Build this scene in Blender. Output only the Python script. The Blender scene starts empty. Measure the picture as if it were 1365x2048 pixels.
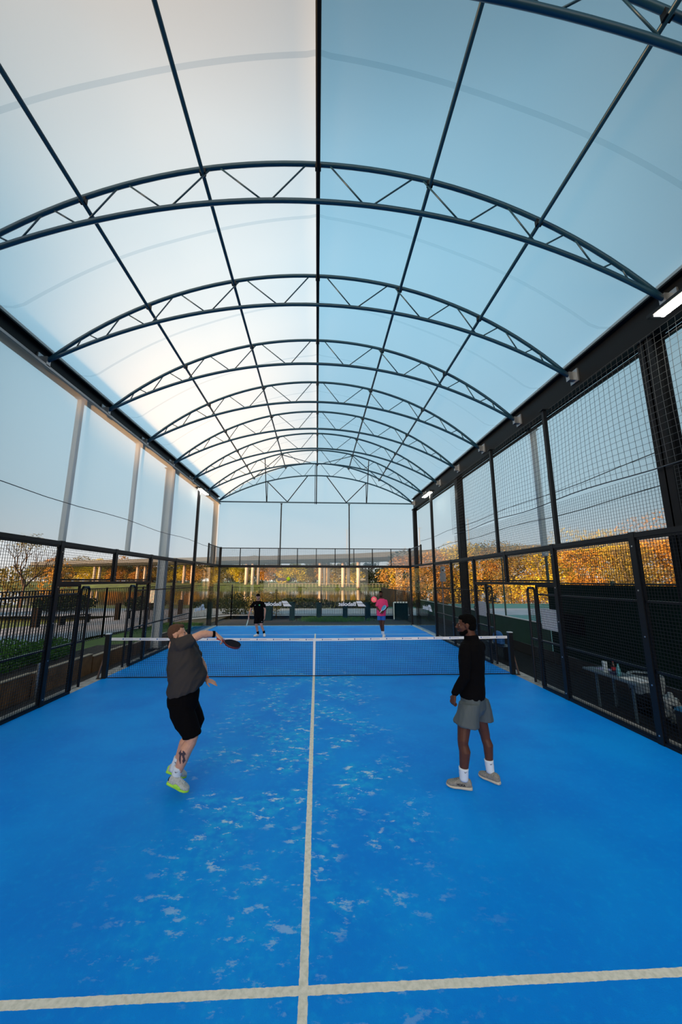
import bpy, math, random
from mathutils import Vector, Matrix, noise
V = Vector
R_ = random.Random(7)
scene = bpy.context.scene
COL = scene.collection

# ------------------------------------------------------------------ camera
cam_d = bpy.data.cameras.new('camera'); cam = bpy.data.objects.new('camera', cam_d); COL.objects.link(cam)
ya, pi_, ro, f_px = 0.0471, 0.1837, 0.0023, 731.6
Fv = V((math.sin(ya)*math.cos(pi_), math.cos(ya)*math.cos(pi_), math.sin(pi_)))
Rv = V((math.cos(ya), -math.sin(ya), 0)); Uv = Rv.cross(Fv)
R2 = Rv*math.cos(ro)+Uv*math.sin(ro); U2 = -Rv*math.sin(ro)+Uv*math.cos(ro)
cam.matrix_world = Matrix(((R2.x, U2.x, -Fv.x, 0.0529), (R2.y, U2.y, -Fv.y, -9.5161), (R2.z, U2.z, -Fv.z, 2.3088), (0, 0, 0, 1)))
cam_d.sensor_fit = 'VERTICAL'; cam_d.sensor_height = 36.0
cam_d.lens = f_px/2048*36; cam_d.shift_x = 12.58/2048
cam_d.clip_start = .05; cam_d.clip_end = 2000
scene.camera = cam

# ------------------------------------------------------------------ exposure
vs = scene.view_settings
vs.view_transform = 'Standard'; vs.look = 'None'; vs.gamma = 1; vs.use_curve_mapping = False; vs.exposure = 0.32
scene.cycles.transparent_max_bounces = 24
scene.cycles.max_bounces = 8
scene.cycles.sample_clamp_indirect = 6

# ------------------------------------------------------------------ sky
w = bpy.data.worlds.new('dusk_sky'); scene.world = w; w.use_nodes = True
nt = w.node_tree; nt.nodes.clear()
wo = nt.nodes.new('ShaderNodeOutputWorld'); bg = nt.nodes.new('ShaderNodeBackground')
tc = nt.nodes.new('ShaderNodeTexCoord'); sep = nt.nodes.new('ShaderNodeSeparateXYZ')
nt.links.new(tc.outputs['Generated'], sep.inputs[0])
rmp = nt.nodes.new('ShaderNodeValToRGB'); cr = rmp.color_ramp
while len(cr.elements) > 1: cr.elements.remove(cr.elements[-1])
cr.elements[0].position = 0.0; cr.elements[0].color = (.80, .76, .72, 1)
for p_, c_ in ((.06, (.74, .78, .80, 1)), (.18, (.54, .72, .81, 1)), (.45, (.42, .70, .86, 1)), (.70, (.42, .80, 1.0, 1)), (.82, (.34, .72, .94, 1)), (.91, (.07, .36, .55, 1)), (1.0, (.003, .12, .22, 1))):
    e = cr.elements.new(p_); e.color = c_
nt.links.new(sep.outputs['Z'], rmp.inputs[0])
# sky colour dimmed to the sides and behind, standing in for lens vignetting
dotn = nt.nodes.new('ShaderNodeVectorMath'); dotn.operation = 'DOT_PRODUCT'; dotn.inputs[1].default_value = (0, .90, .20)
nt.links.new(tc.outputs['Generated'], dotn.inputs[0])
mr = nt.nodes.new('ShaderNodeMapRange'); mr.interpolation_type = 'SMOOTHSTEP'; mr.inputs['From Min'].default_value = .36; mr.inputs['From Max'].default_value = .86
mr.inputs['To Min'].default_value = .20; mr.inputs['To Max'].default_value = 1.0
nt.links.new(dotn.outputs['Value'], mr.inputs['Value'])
# warm glow added to the sky behind the camera to light the players
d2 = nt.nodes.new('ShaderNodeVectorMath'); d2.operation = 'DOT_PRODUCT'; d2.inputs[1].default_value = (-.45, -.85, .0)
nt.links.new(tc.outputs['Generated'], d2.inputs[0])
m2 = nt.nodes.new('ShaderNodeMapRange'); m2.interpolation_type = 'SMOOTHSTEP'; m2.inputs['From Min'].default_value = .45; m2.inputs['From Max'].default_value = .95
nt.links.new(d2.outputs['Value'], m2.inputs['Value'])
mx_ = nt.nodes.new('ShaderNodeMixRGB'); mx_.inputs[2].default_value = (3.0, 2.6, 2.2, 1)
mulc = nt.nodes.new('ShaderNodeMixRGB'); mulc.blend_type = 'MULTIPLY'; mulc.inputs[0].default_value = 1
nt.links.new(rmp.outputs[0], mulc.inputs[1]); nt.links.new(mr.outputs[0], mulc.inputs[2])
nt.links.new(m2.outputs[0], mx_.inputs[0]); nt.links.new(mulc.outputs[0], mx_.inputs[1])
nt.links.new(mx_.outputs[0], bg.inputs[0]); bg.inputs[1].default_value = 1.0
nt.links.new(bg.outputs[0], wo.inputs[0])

# ------------------------------------------------------------------ sun (low, from the left and behind the camera)
sd = bpy.data.lights.new('sun', 'SUN'); sun = bpy.data.objects.new('sun', sd); COL.objects.link(sun)
SUNDIR = V((.86, .45, -.120)).normalized()
sun.rotation_euler = SUNDIR.to_track_quat('-Z', 'Y').to_euler()
sd.energy = 11.5; sd.color = (1, .50, .20); sd.angle = math.radians(12.0)

# ================================================================== helpers
MATS = {}
def mat(name, col, rough=.6, metal=0, spec=.5, noise_s=None, noise_a=.15, emis=None, es=0, bump=None, coat=0):
    if name in MATS: return MATS[name]
    m = bpy.data.materials.new(name); m.use_nodes = True; n = m.node_tree; b = n.nodes['Principled BSDF']
    b.inputs['Base Color'].default_value = (*col, 1); b.inputs['Roughness'].default_value = rough
    b.inputs['Metallic'].default_value = metal; b.inputs['Specular IOR Level'].default_value = spec
    if coat: b.inputs['Coat Weight'].default_value = coat
    if emis: b.inputs['Emission Color'].default_value = (*emis, 1); b.inputs['Emission Strength'].default_value = es
    if noise_s or bump:
        t = n.nodes.new('ShaderNodeTexCoord')
        nz = n.nodes.new('ShaderNodeTexNoise'); nz.inputs['Scale'].default_value = noise_s or bump[0]; nz.inputs['Detail'].default_value = 5
        n.links.new(t.outputs['Object'], nz.inputs['Vector'])
        if noise_s:
            r = n.nodes.new('ShaderNodeValToRGB')
            r.color_ramp.elements[0].position = .3; r.color_ramp.elements[1].position = .7
            r.color_ramp.elements[0].color = (*[c*(1-noise_a) for c in col], 1); r.color_ramp.elements[1].color = (*[min(1, c*(1+noise_a)) for c in col], 1)
            n.links.new(nz.outputs['Fac'], r.inputs[0]); n.links.new(r.outputs[0], b.inputs['Base Color'])
        if bump:
            nz2 = n.nodes.new('ShaderNodeTexNoise'); nz2.inputs['Scale'].default_value = bump[0]; n.links.new(t.outputs['Object'], nz2.inputs['Vector'])
            bp = n.nodes.new('ShaderNodeBump'); bp.inputs['Strength'].default_value = bump[1]; bp.inputs['Distance'].default_value = bump[2]
            n.links.new(nz2.outputs['Fac'], bp.inputs['Height']); n.links.new(bp.outputs[0], b.inputs['Normal'])
    MATS[name] = m; return m

def film_mat(name, tint, fac, tcol=(1, 1, 1), seams=None):
    """sheeting that lets part of the light through straight and scatters the rest"""
    m = bpy.data.materials.new(name); m.use_nodes = True; n = m.node_tree; n.nodes.clear(); L = n.links.new
    o = n.nodes.new('ShaderNodeOutputMaterial'); mx = n.nodes.new('ShaderNodeMixShader')
    tr = n.nodes.new('ShaderNodeBsdfTransparent'); tr.inputs[0].default_value = (*tcol, 1)
    tl = n.nodes.new('ShaderNodeBsdfTranslucent'); tl.inputs[0].default_value = (*tint, 1)
    df = n.nodes.new('ShaderNodeBsdfDiffuse'); df.inputs[0].default_value = (*tint, 1)
    m2 = n.nodes.new('ShaderNodeMixShader'); m2.inputs[0].default_value = .18
    L(tl.outputs[0], m2.inputs[1]); L(df.outputs[0], m2.inputs[2])
    mx.inputs[0].default_value = fac
    L(tr.outputs[0], mx.inputs[1]); L(m2.outputs[0], mx.inputs[2]); L(mx.outputs[0], o.inputs[0])
    if seams:   # welded double-thickness seams across the sheet
        t = n.nodes.new('ShaderNodeTexCoord'); s = n.nodes.new('ShaderNodeSeparateXYZ'); L(t.outputs['Object'], s.inputs[0])
        a = n.nodes.new('ShaderNodeMath'); a.operation = 'ADD'; a.inputs[1].default_value = seams[0]; L(s.outputs['Y'], a.inputs[0])
        md = n.nodes.new('ShaderNodeMath'); md.operation = 'PINGPONG'; md.inputs[1].default_value = seams[1]/2; L(a.outputs[0], md.inputs[0])
        lt = n.nodes.new('ShaderNodeMath'); lt.operation = 'LESS_THAN'; lt.inputs[1].default_value = seams[2]; L(md.outputs[0], lt.inputs[0])
        nz = n.nodes.new('ShaderNodeTexNoise'); nz.inputs['Scale'].default_value = .5; L(t.outputs['Object'], nz.inputs['Vector'])
        rr = n.nodes.new('ShaderNodeMapRange'); rr.inputs['To Min'].default_value = .92; rr.inputs['To Max'].default_value = 1.0; L(nz.outputs['Fac'], rr.inputs['Value'])
        sc = n.nodes.new('ShaderNodeMath'); sc.operation = 'MULTIPLY'; sc.inputs[1].default_value = -.22; L(lt.outputs[0], sc.inputs[0])
        ad = n.nodes.new('ShaderNodeMath'); ad.operation = 'ADD'; L(rr.outputs[0], ad.inputs[0]); L(sc.outputs[0], ad.inputs[1])
        cm = n.nodes.new('ShaderNodeMixRGB'); cm.blend_type = 'MULTIPLY'; cm.inputs[0].default_value = 1; cm.inputs[1].default_value = (*tint, 1); L(ad.outputs[0], cm.inputs[2])
        L(cm.outputs[0], tl.inputs[0]); L(cm.outputs[0], df.inputs[0])
    MATS[name] = m; return m

def glass_mat(name='toughened_glass', tint=(.93, .98, .97)):
    m = bpy.data.materials.new(name); m.use_nodes = True; n = m.node_tree; n.nodes.clear(); L = n.links.new
    o = n.nodes.new('ShaderNodeOutputMaterial'); mx = n.nodes.new('ShaderNodeMixShader')
    tr = n.nodes.new('ShaderNodeBsdfTransparent'); tr.inputs[0].default_value = (*tint, 1)
    gl = n.nodes.new('ShaderNodeBsdfGlossy'); gl.inputs['Roughness'].default_value = .02
    lw = n.nodes.new('ShaderNodeLayerWeight'); lw.inputs[0].default_value = .5
    pw = n.nodes.new('ShaderNodeMath'); pw.operation = 'POWER'; pw.inputs[1].default_value = 5; L(lw.outputs['Facing'], pw.inputs[0])
    ma = n.nodes.new('ShaderNodeMath'); ma.operation = 'MULTIPLY_ADD'; ma.inputs[1].default_value = .8; ma.inputs[2].default_value = .02; L(pw.outputs[0], ma.inputs[0])
    L(ma.outputs[0], mx.inputs[0]); L(tr.outputs[0], mx.inputs[1]); L(gl.outputs[0], mx.inputs[2]); L(mx.outputs[0], o.inputs[0])
    return m

class MB:
    def __init__(s): s.v = []; s.f = []; s.m = []; s.cur = 0
    def add(s, vs_, fs):
        k = len(s.v); s.v += [tuple(p) for p in vs_]; s.f += [tuple(i+k for i in f) for f in fs]; s.m += [s.cur]*len(fs); return s
    def box(s, x0, x1, y0, y1, z0, z1):
        return s.add([(x, y, z) for x in (x0, x1) for y in (y0, y1) for z in (z0, z1)],
                     [(0, 1, 3, 2), (4, 6, 7, 5), (0, 4, 5, 1), (2, 3, 7, 6), (0, 2, 6, 4), (1, 5, 7, 3)])
    def bar(s, a, b, w, h, up=(0, 0, 1)):
        a = V(a); b = V(b); d = (b-a).normalized(); u = V(up)
        if abs(d.dot(u)) > .98: u = V((1, 0, 0))
        r = d.cross(u).normalized(); u = r.cross(d)
        c = [(i*w/2*r+j*h/2*u) for i, j in ((-1, -1), (1, -1), (1, 1), (-1, 1))]
        return s.add([a+q for q in c]+[b+q for q in c], [(3, 2, 1, 0), (4, 5, 6, 7), (0, 1, 5, 4), (1, 2, 6, 5), (2, 3, 7, 6), (3, 0, 4, 7)])
    def tube(s, pts, rad, n=8, cap=True):
        pts = [V(p) for p in pts]
        if not hasattr(rad, '__len__'): rad = [rad]*len(pts)
        vs_ = []; fs = []; r0 = None
        for i, p in enumerate(pts):
            d = (pts[min(i+1, len(pts)-1)]-pts[max(i-1, 0)])
            d = d.normalized() if d.length > 1e-9 else V((0, 0, 1))
            if r0 is None:
                u = V((0, 0, 1)) if abs(d.z) < .9 else V((1, 0, 0)); r0 = d.cross(u).normalized()
            else: r0 = (r0-d*r0.dot(d)).normalized()
            u = r0.cross(d)
            for k in range(n):
                t = 2*math.pi*k/n; vs_.append(p+rad[i]*(math.cos(t)*r0+math.sin(t)*u))
            if i:
                for k in range(n):
                    a = (i-1)*n+k; b = (i-1)*n+(k+1) % n; fs.append((a, b, b+n, a+n))
        if cap: fs.append(tuple(range(n-1, -1, -1))); fs.append(tuple(range(len(vs_)-n, len(vs_))))
        return s.add(vs_, fs)
    def limb(s, pts, rad, n=14):
        """tapering tube with rounded ends"""
        pts = [V(p) for p in pts]; rad = list(rad)
        a = (pts[0]-pts[1]).normalized(); b = (pts[-1]-pts[-2]).normalized()
        P = [pts[0]+a*rad[0]*.9, pts[0]+a*rad[0]*.6]+pts+[pts[-1]+b*rad[-1]*.6, pts[-1]+b*rad[-1]*.9]
        Q = [rad[0]*.4, rad[0]*.8]+rad+[rad[-1]*.8, rad[-1]*.4]
        return s.tube(P, Q, n)
    def rings(s, rs, n=24, pw=1.0):
        """rs: (centre, half-axis a, half-axis b) ; closed loft"""
        vs_ = []; fs = []
        for i, (c, a, b) in enumerate(rs):
            c = V(c); a = V(a); b = V(b)
            for k in range(n):
                t = 2*math.pi*k/n; ct = math.cos(t); st = math.sin(t)
                ct = math.copysign(abs(ct)**pw, ct); st = math.copysign(abs(st)**pw, st)
                vs_.append(c+a*ct+b*st)
            if i:
                for k in range(n):
                    p = (i-1)*n+k; q = (i-1)*n+(k+1) % n; fs.append((p, q, q+n, p+n))
        fs.append(tuple(range(n-1, -1, -1))); fs.append(tuple(range(len(vs_)-n, len(vs_))))
        return s.add(vs_, fs)
    def ell(s, c, ax, n=16, m=10):
        """ellipsoid; ax = three half-axis vectors"""
        c = V(c); a, b, d = [V(q) for q in ax]; vs_ = [c-d]; fs = []
        for j in range(1, m):
            ph = -math.pi/2+math.pi*j/m
            for k in range(n):
                t = 2*math.pi*k/n; vs_.append(c+a*math.cos(t)*math.cos(ph)+b*math.sin(t)*math.cos(ph)+d*math.sin(ph))
        vs_.append(c+d); T = len(vs_)-1
        for k in range(n):
            fs.append((0, 1+(k+1) % n, 1+k)); fs.append((T, T-n+k, T-n+(k+1) % n))
        for j in range(m-2):
            for k in range(n):
                p = 1+j*n+k; q = 1+j*n+(k+1) % n; fs.append((p, q, q+n, p+n))
        return s.add(vs_, fs)
    def sph(s, c, r, n=12, m=8): return s.ell(c, ((r, 0, 0), (0, r, 0), (0, 0, r)), n, m)
    def quad(s, a, b, c, d): return s.add([a, b, c, d], [(0, 1, 2, 3)])
    def disc(s, c, r, ax, ay, th, n=24):
        c = V(c); ax = V(ax); ay = V(ay); nrm = ax.cross(ay).normalized()*th/2
        return s.rings([(c-nrm, ax*r, ay*r), (c+nrm, ax*r, ay*r)], n)
    def build(s, name, m, parent=None, smooth=False, fix=False):
        me = bpy.data.meshes.new(name); me.from_pydata(s.v, [], s.f)
        for x in (m if isinstance(m, (list, tuple)) else [m]): me.materials.append(x)
        if any(s.m): me.polygons.foreach_set('material_index', s.m)
        if smooth: me.polygons.foreach_set('use_smooth', [True]*len(me.polygons))
        me.update(); return link(name, me, parent)
def link(name, me, parent=None):
    o = bpy.data.objects.new(name, me); COL.objects.link(o)
    if parent is not None: attach(o, parent)
    return o
def attach(o, parent):
    o.parent = parent
    if parent.parent is None: o.matrix_parent_inverse = Matrix.Translation(-V(parent.location))
def tag(o, label, cat, group=None, kind=None):
    o['label'] = label; o['category'] = cat
    if group: o['group'] = group
    if kind: o['kind'] = kind
    return o
def thing(name, loc, label, cat, group=None):
    o = bpy.data.objects.new(name, None); COL.objects.link(o); o.location = loc; o.empty_display_size = .2
    return tag(o, label, cat, group)
def struct(o, label=None):
    o['kind'] = 'structure'
    if label: o['label'] = label
    return o
def remesh(mb, name, m, parent, voxel=.006, smooth=4, disp=None):
    o = mb.build(name+'_raw', m)
    r = o.modifiers.new('r', 'REMESH'); r.mode = 'VOXEL'; r.voxel_size = voxel
    s = o.modifiers.new('s', 'SMOOTH'); s.factor = .5; s.iterations = smooth
    dg = bpy.context.evaluated_depsgraph_get(); dg.update()
    me = bpy.data.meshes.new_from_object(o.evaluated_get(dg)); me.name = name
    raw = o.data; bpy.data.objects.remove(o); bpy.data.meshes.remove(raw)
    if not me.materials: me.materials.append(m if not isinstance(m, (list, tuple)) else m[0])
    if disp:
        nr = [v.normal.copy() for v in me.vertices]
        for v, q in zip(me.vertices, nr): v.co = v.co+q*disp(v.co, q)
    me.polygons.foreach_set('use_smooth', [True]*len(me.polygons)); me.update()
    return link(name, me, parent)
def text_mesh(txt, size, mirror=False, depth=.002, bold=0.0):
    cu = bpy.data.curves.new('t', 'FONT'); cu.body = txt; cu.size = size; cu.extrude = depth; cu.offset = bold; cu.align_x = 'LEFT'
    o = bpy.data.objects.new('t', cu); COL.objects.link(o)
    dg = bpy.context.evaluated_depsgraph_get(); dg.update()
    me = bpy.data.meshes.new_from_object(o.evaluated_get(dg)); bpy.data.objects.remove(o)
    return me

# ------------------------------------------------------------------ materials
STEEL = mat('black_powder_coated_steel', (.006, .008, .011), .40, 0, .25)
STEEL2 = mat('dark_structural_steel', (.006, .008, .011), .45, .0, .15)
TRUSS = mat('blue_grey_painted_tube', (.010, .055, .10), .35, .1, .5)
GALV = mat('galvanised_steel', (.32, .36, .40), .4, .8)
WIRE = mat('black_mesh_wire', (.006, .008, .011), .45, spec=.25)
WHITE = mat('white_vinyl', (.82, .84, .86), .5)
CONC = mat('pale_concrete', (.36, .36, .35), .85, noise_s=6, noise_a=.35)
GLASS = glass_mat()
ROOF = film_mat('white_roof_membrane', (.80, .90, .95), .52, (.80, .93, 1.0), seams=(3.88, 2.1176, .03))
FILM = film_mat('clear_side_sheeting', (.80, .88, .92), .46, (.93, .97, 1.0))
BOLT = mat('bright_bolt', (.55, .57, .6), .3, 1)

def turf_mat():
    m = bpy.data.materials.new('blue_court_turf'); m.use_nodes = True; n = m.node_tree; L = n.links.new; b = n.nodes['Principled BSDF']
    t = n.nodes.new('ShaderNodeTexCoord'); sp = n.nodes.new('ShaderNodeSeparateXYZ'); L(t.outputs['Object'], sp.inputs[0])
    def M(op, a, b_=None, c=None, clamp=False):
        q = n.nodes.new('ShaderNodeMath'); q.operation = op; q.use_clamp = clamp
        for i, x in enumerate((a, b_, c)):
            if x is None: continue
            if hasattr(x, 'is_output'): L(x, q.inputs[i])
            else: q.inputs[i].default_value = x
        return q.outputs[0]
    def N(scale, detail=4, stretch=None, rough=.55):
        q = n.nodes.new('ShaderNodeTexNoise'); q.inputs['Scale'].default_value = scale; q.inputs['Detail'].default_value = detail; q.inputs['Roughness'].default_value = rough
        if stretch:
            mp = n.nodes.new('ShaderNodeMapping'); mp.inputs['Scale'].default_value = stretch; mp.inputs['Rotation'].default_value = (0, 0, .25); L(t.outputs['Object'], mp.inputs[0]); L(mp.outputs[0], q.inputs[0])
        else: L(t.outputs['Object'], q.inputs[0])
        return q.outputs['Fac']
    def MIX(f, a, c, mode='MIX'):
        q = n.nodes.new('ShaderNodeMixRGB'); q.blend_type = mode
        for i, x in ((0, f), (1, a), (2, c)):
            if hasattr(x, 'is_output'): L(x, q.inputs[i])
            else: q.inputs[i].default_value = x if i == 0 else (*x, 1)
        return q.outputs[0]
    def SS(x, lo, hi):
        q = n.nodes.new('ShaderNodeMapRange'); q.interpolation_type = 'SMOOTHSTEP'; q.inputs['From Min'].default_value = lo; q.inputs['From Max'].default_value = hi; L(x, q.inputs['Value']); return q.outputs[0]
    X, Y = sp.outputs['X'], sp.outputs['Y']
    big = N(.9, 5); fine = N(18, 4); fib = N(160, 2)
    base = MIX(SS(big, .3, .7), (.0002, .250, .90), (.0004, .320, .98))
    base = MIX(M('MULTIPLY', SS(fine, .5, .75), .30), base, (.001, .42, .99))
    base = MIX(M('MULTIPLY', SS(fib, .55, .85), .45), base, (.0002, .16, .62))
    # swept sand and wear along the middle of the near half and by the far glass
    mid = M('MULTIPLY', SS(M('ABSOLUTE', M('ADD', X, .15)), 1.8, .5), M('MULTIPLY', SS(Y, -8.2, -4.6), SS(Y, 1.5, -.5)))
    far = M('MULTIPLY', SS(Y, 8.9, 9.9), .9)
    zone = M('MAXIMUM', mid, far)
    cloud = M('MULTIPLY', M('MULTIPLY', SS(N(1.6, 6), .38, .66), SS(N(9, 4), .35, .7)), zone)
    base = MIX(M('MULTIPLY', cloud, .8), base, (.01, .55, .98))
    fleck = M('MULTIPLY', SS(N(5.5, 7, (1.0, 1.7, 1), .72), .555, .625), zone)
    fleck = M('MULTIPLY', fleck, SS(N(1.6, 2), .40, .56))
    base = MIX(M('MULTIPLY', fleck, .85), base, (.60, .82, .92))
    # painted-in lines, edges a little frayed
    wob = M('MULTIPLY', M('SUBTRACT', N(25, 3), .5), .012)
    cl = M('LESS_THAN', M('ABSOLUTE', M('ADD', X, wob)), .027)
    cl = M('MULTIPLY', cl, M('LESS_THAN', M('ABSOLUTE', Y), 7.18))
    sl = M('LESS_THAN', M('ABSOLUTE', M('SUBTRACT', M('ABSOLUTE', M('ADD', Y, wob)), 6.955)), .027)
    line = M('MAXIMUM', cl, sl)
    lc = MIX(SS(N(30, 4), .35, .75), (.86, .85, .76), (.66, .67, .58))
    base = MIX(line, base, lc)
    L(base, b.inputs['Base Color']); b.inputs['Roughness'].default_value = .55; b.inputs['Specular IOR Level'].default_value = .08
    bp = n.nodes.new('ShaderNodeBump'); bp.inputs['Strength'].default_value = .35; bp.inputs['Distance'].default_value = .004; L(fib, bp.inputs['Height']); L(bp.outputs[0], b.inputs['Normal'])
    return m
TURF = turf_mat()

# ================================================================== setting
YF = 10.0
struct(MB().box(-5.0, 5.0, -10, YF, -.06, 0).build('floor', TURF), 'blue artificial turf padel court with white lines')
kb = MB().box(-5.32, -5.0, -10.3, 10.3, -.3, -.005).box(5.0, 5.32, -10.3, 10.3, -.3, -.005).box(-5.0, 5.0, 10.0, 10.3, -.3, -.005).box(-5.0, 5.0, -10.3, -10.0, -.3, -.005)
struct(kb.build('trim_1', CONC), 'pale concrete kerb around the blue court')

# roof membrane (two halves laid over the trusses)
RU = 7.44; ZU = 8.63; ZL = 7.94; RL = 10.05; XS = 5.25; ZS = 6.46; DY = 2.1176
TY = [-9.16+DY*i for i in range(10)]
def zu(x): return ZU-RU+math.sqrt(RU*RU-x*x)
def zl(x): return ZL-RL+math.sqrt(RL*RL-x*x)
def roof_z(x):
    a = zu(min(x, 5.38))+.07+.22*max(0, 1-x/2.6)**1.3; b = 6.79; k = .10   # runs out level on to the eave beam
    h = max(0, k-abs(a-b))/k; return max(a, b)+h*h*k*.25
for sgn, nm in ((-1, 'left'), (1, 'right')):
    mb = MB(); nx = 34; ys = [-11.3+i*(10.25+11.3)/40 for i in range(41)]
    pr = []
    for i in range(nx+1):
        x = 5.38*i/nx; z = roof_z(x)
        pr.append((sgn*x, z))
    for y in ys:
        for x, z in pr:
            d = min(abs(y-t) for t in TY); sag = -.035*math.sin(min(1, d/(DY/2))*math.pi/2)*min(1, (5.38-abs(x))/1.0)
            mb.v.append((x, y, z+sag*(0 if abs(x) < .01 else 1)))
    for j in range(len(ys)-1):
        for i in range(nx):
            a = j*(nx+1)+i; mb.f.append((a, a+1, a+nx+2, a+nx+1)); mb.m.append(0)
    struct(mb.build('ceiling', ROOF, smooth=True), 'white translucent roof membrane, %s of the ridge' % nm)

# trusses
for i, ty in enumerate(TY):
    front = ['behind the camera end', 'topmost in the picture, only its right end showing'] + ['%s from the camera, counted along the hall' % w_ for w_ in ('first full arch', 'second full arch', 'third full arch', 'fourth full arch', 'fifth full arch', 'sixth full arch', 'seventh full arch')]
    lab = (front+['last arch, standing on the far end wall'])[i]
    t = thing('roof_truss', (0, ty, ZS), 'blue-grey arched tube roof truss, '+lab, 'roof truss', 'arched trusses under the membrane')
    N_ = 40
    xs = [-XS+2*XS*k/N_ for k in range(N_+1)]
    MB().tube([(x, ty, zu(x)) for x in xs], .036, 10).build('upper_chord', TRUSS, t, True)
    MB().tube([(x, ty, zl(x)) for x in xs], .036, 10).build('lower_chord', TRUSS, t, True)
    un = [.17, 1.55, 2.86, 3.86, 4.56]; ln = [.77, 2.24, 3.41, 4.28, 4.80]
    for s in (-1, 1):
        for k in range(5):
            o_ = .055
            MB().tube([(s*(un[k]+(o_ if k else 0)), ty, zu(un[k])), (s*(ln[k]-o_), ty, zl(ln[k]))], .0125, 6).build('web_strut', TRUSS, t, True)
            if k < 4: MB().tube([(s*(ln[k]+o_), ty, zl(ln[k])), (s*(un[k+1]-o_), ty, zu(un[k+1]))], .0125, 6).build('web_strut', TRUSS, t, True)
        br = MB().box(*sorted((s*5.20, s*5.34)), ty-.05, ty+.05, ZS-.09, ZS+.09).box(*sorted((s*5.33, s*5.36)), ty-.11, ty+.11, ZS-.14, ZS+.14)
        br.build('end_bracket', GALV, t)
# purlins
for x in (-3.42, -1.74, 0, 1.74, 3.42):
    z = zu(abs(x))-.075
    nm = {-3.42: 'outer one on the left', -1.74: 'inner one on the left', 0: 'running under the ridge', 1.74: 'inner one on the right', 3.42: 'outer one on the right'}[x]
    t = thing('roof_purlin', (x, 0, z), 'long straight dark purlin tube below the membrane, '+nm, 'purlin', 'purlins along the roof')
    MB().tube([(x, -11.2, z), (x, 10.0, z)], .030 if x else .034, 10).build('tube', TRUSS if x else STEEL2, t, True)
    for ty in TY:
        MB().box(x-.045, x+.045, ty-.03, ty+.03, z-.02, z+.085).build('clamp', STEEL2, t)
# bracing between the last two arches
ya_, yb_ = TY[8], TY[9]
for a, b in (((-1.76, ya_), (-.05, yb_)), ((1.76, ya_), (.05, yb_)), ((-1.76, ya_), (-3.5, yb_)), ((1.76, ya_), (3.5, yb_))):
    za = zu(abs(a[0]))-.05; zb = zu(abs(b[0]))-.05
    o = MB().tube([(a[0], a[1], za), (b[0], b[1], zb)], .02, 6).build('roof_brace', TRUSS, None, True)
    tag(o, 'thin diagonal brace between the last two arches, %s %s of the ridge' % ('inner one' if abs(b[0]) < 1 else 'outer one', 'left' if a[0] < 0 else 'right'), 'brace', 'roof bracing')
# gable frame
g = thing('gable_frame', (0, 9.95, 6.43), 'steel gable frame with horizontal tie and W-shaped struts at the far end', 'gable frame')
MB().box(-5.3, 5.3, 9.92, 9.98, 6.40, 6.46).build('tie_beam', TRUSS, g)
for s in (-1, 1):
    for a, b in (((2.7, zl(2.7)), (1.6, 6.46)), ((1.6, 6.46), (.52, zl(.52)))):
        MB().tube([(s*a[0], 9.95, a[1]), (s*b[0], 9.95, b[1])], .026, 6).build('strut', STEEL2, g, True)
    MB().tube([(s*2.56, 7.8, zu(2.56)-.02), (s*2.72, 9.95, 6.44)], .022, 6).build('strut', STEEL2, g, True)
    MB().tube([(s*2.7, 9.97, 6.4), (s*2.7, 9.97, zl(2.7))], .02, 6).build('strut', STEEL2, g, True)
MB().tube([(-.03, 9.93, 6.35), (-.03, 9.93, zu(0))], .032, 6).build('king_post', STEEL2, g, True)
MB().tube([(-.11, 9.93, 6.35), (-.11, 9.93, zu(0))], .018, 6).build('king_post', STEEL2, g, True)

# eave beams
for s, nm in ((-1, 'left'), (1, 'right')):
    t = thing('eave_beam', (s*5.4, 0, 6.2), 'dark steel eave beam carrying the arches along the %s side' % nm, 'beam', 'eave beams')
    zb = 6.17 if s > 0 else 6.40
    mb = MB().box(*sorted((s*5.36, s*5.40)), -11.2, 10.2, zb, 6.72).box(*sorted((s*5.27, s*5.49)), -11.2, 10.2, zb-.03, zb).box(*sorted((s*5.27, s*5.49)), -11.2, 10.2, 6.72, 6.75)
    mb.build('web', STEEL2, t)
    MB().box(*sorted((s*5.41, s*5.62)), -11.2, 10.2, 6.60, 6.92).build('gutter', STEEL2, t)
    if s < 0: MB().box(-5.26, -5.20, -11.2, 10.2, 6.34, 6.39).build('sheeting_rail', GALV, t)
    else: MB().box(5.50, 5.55, -11.2, 10.2, 6.08, 6.14).build('sheeting_rail', STEEL, t)

# side and end sheeting
def grid_wall(x0, y0, x1, y1, z0, z1, name, label, nx=30, nz=8, amp=.012):
    mb = MB(); dx, dy = x1-x0, y1-y0; L_ = math.hypot(dx, dy); n = V((-dy, dx, 0))/L_
    for j in range(nz+1):
        for i in range(nx+1):
            u = i/nx; z = z0+(z1-z0)*j/nz
            p = V((x0+dx*u, y0+dy*u, z)); p += n*amp*noise.noise(V((u*L_*.8, z*.5, x0)))*2*(1 if 0 < j < nz else 0)
            mb.v.append(tuple(p))
    for j in range(nz):
        for i in range(nx):
            a = j*(nx+1)+i; mb.f.append((a, a+1, a+nx+2, a+nx+1)); mb.m.append(0)
    return struct(mb.build(name, FILM, smooth=True), label)
grid_wall(-5.22, -10.5, -5.22, 10.12, 3.02, 6.34, 'wall_left', 'clear plastic sheeting above the fence on the left side', 60, 8)
grid_wall(5.56, -10.5, 5.56, 10.12, 2.95, 6.3, 'wall_right', 'clear plastic sheeting outside the columns on the right side', 60, 8)
grid_wall(-5.25, 10.2, 5.5, 10.2, 3.0, 6.42, 'wall_back', 'clear plastic sheeting of the far end wall', 40, 8)
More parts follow.
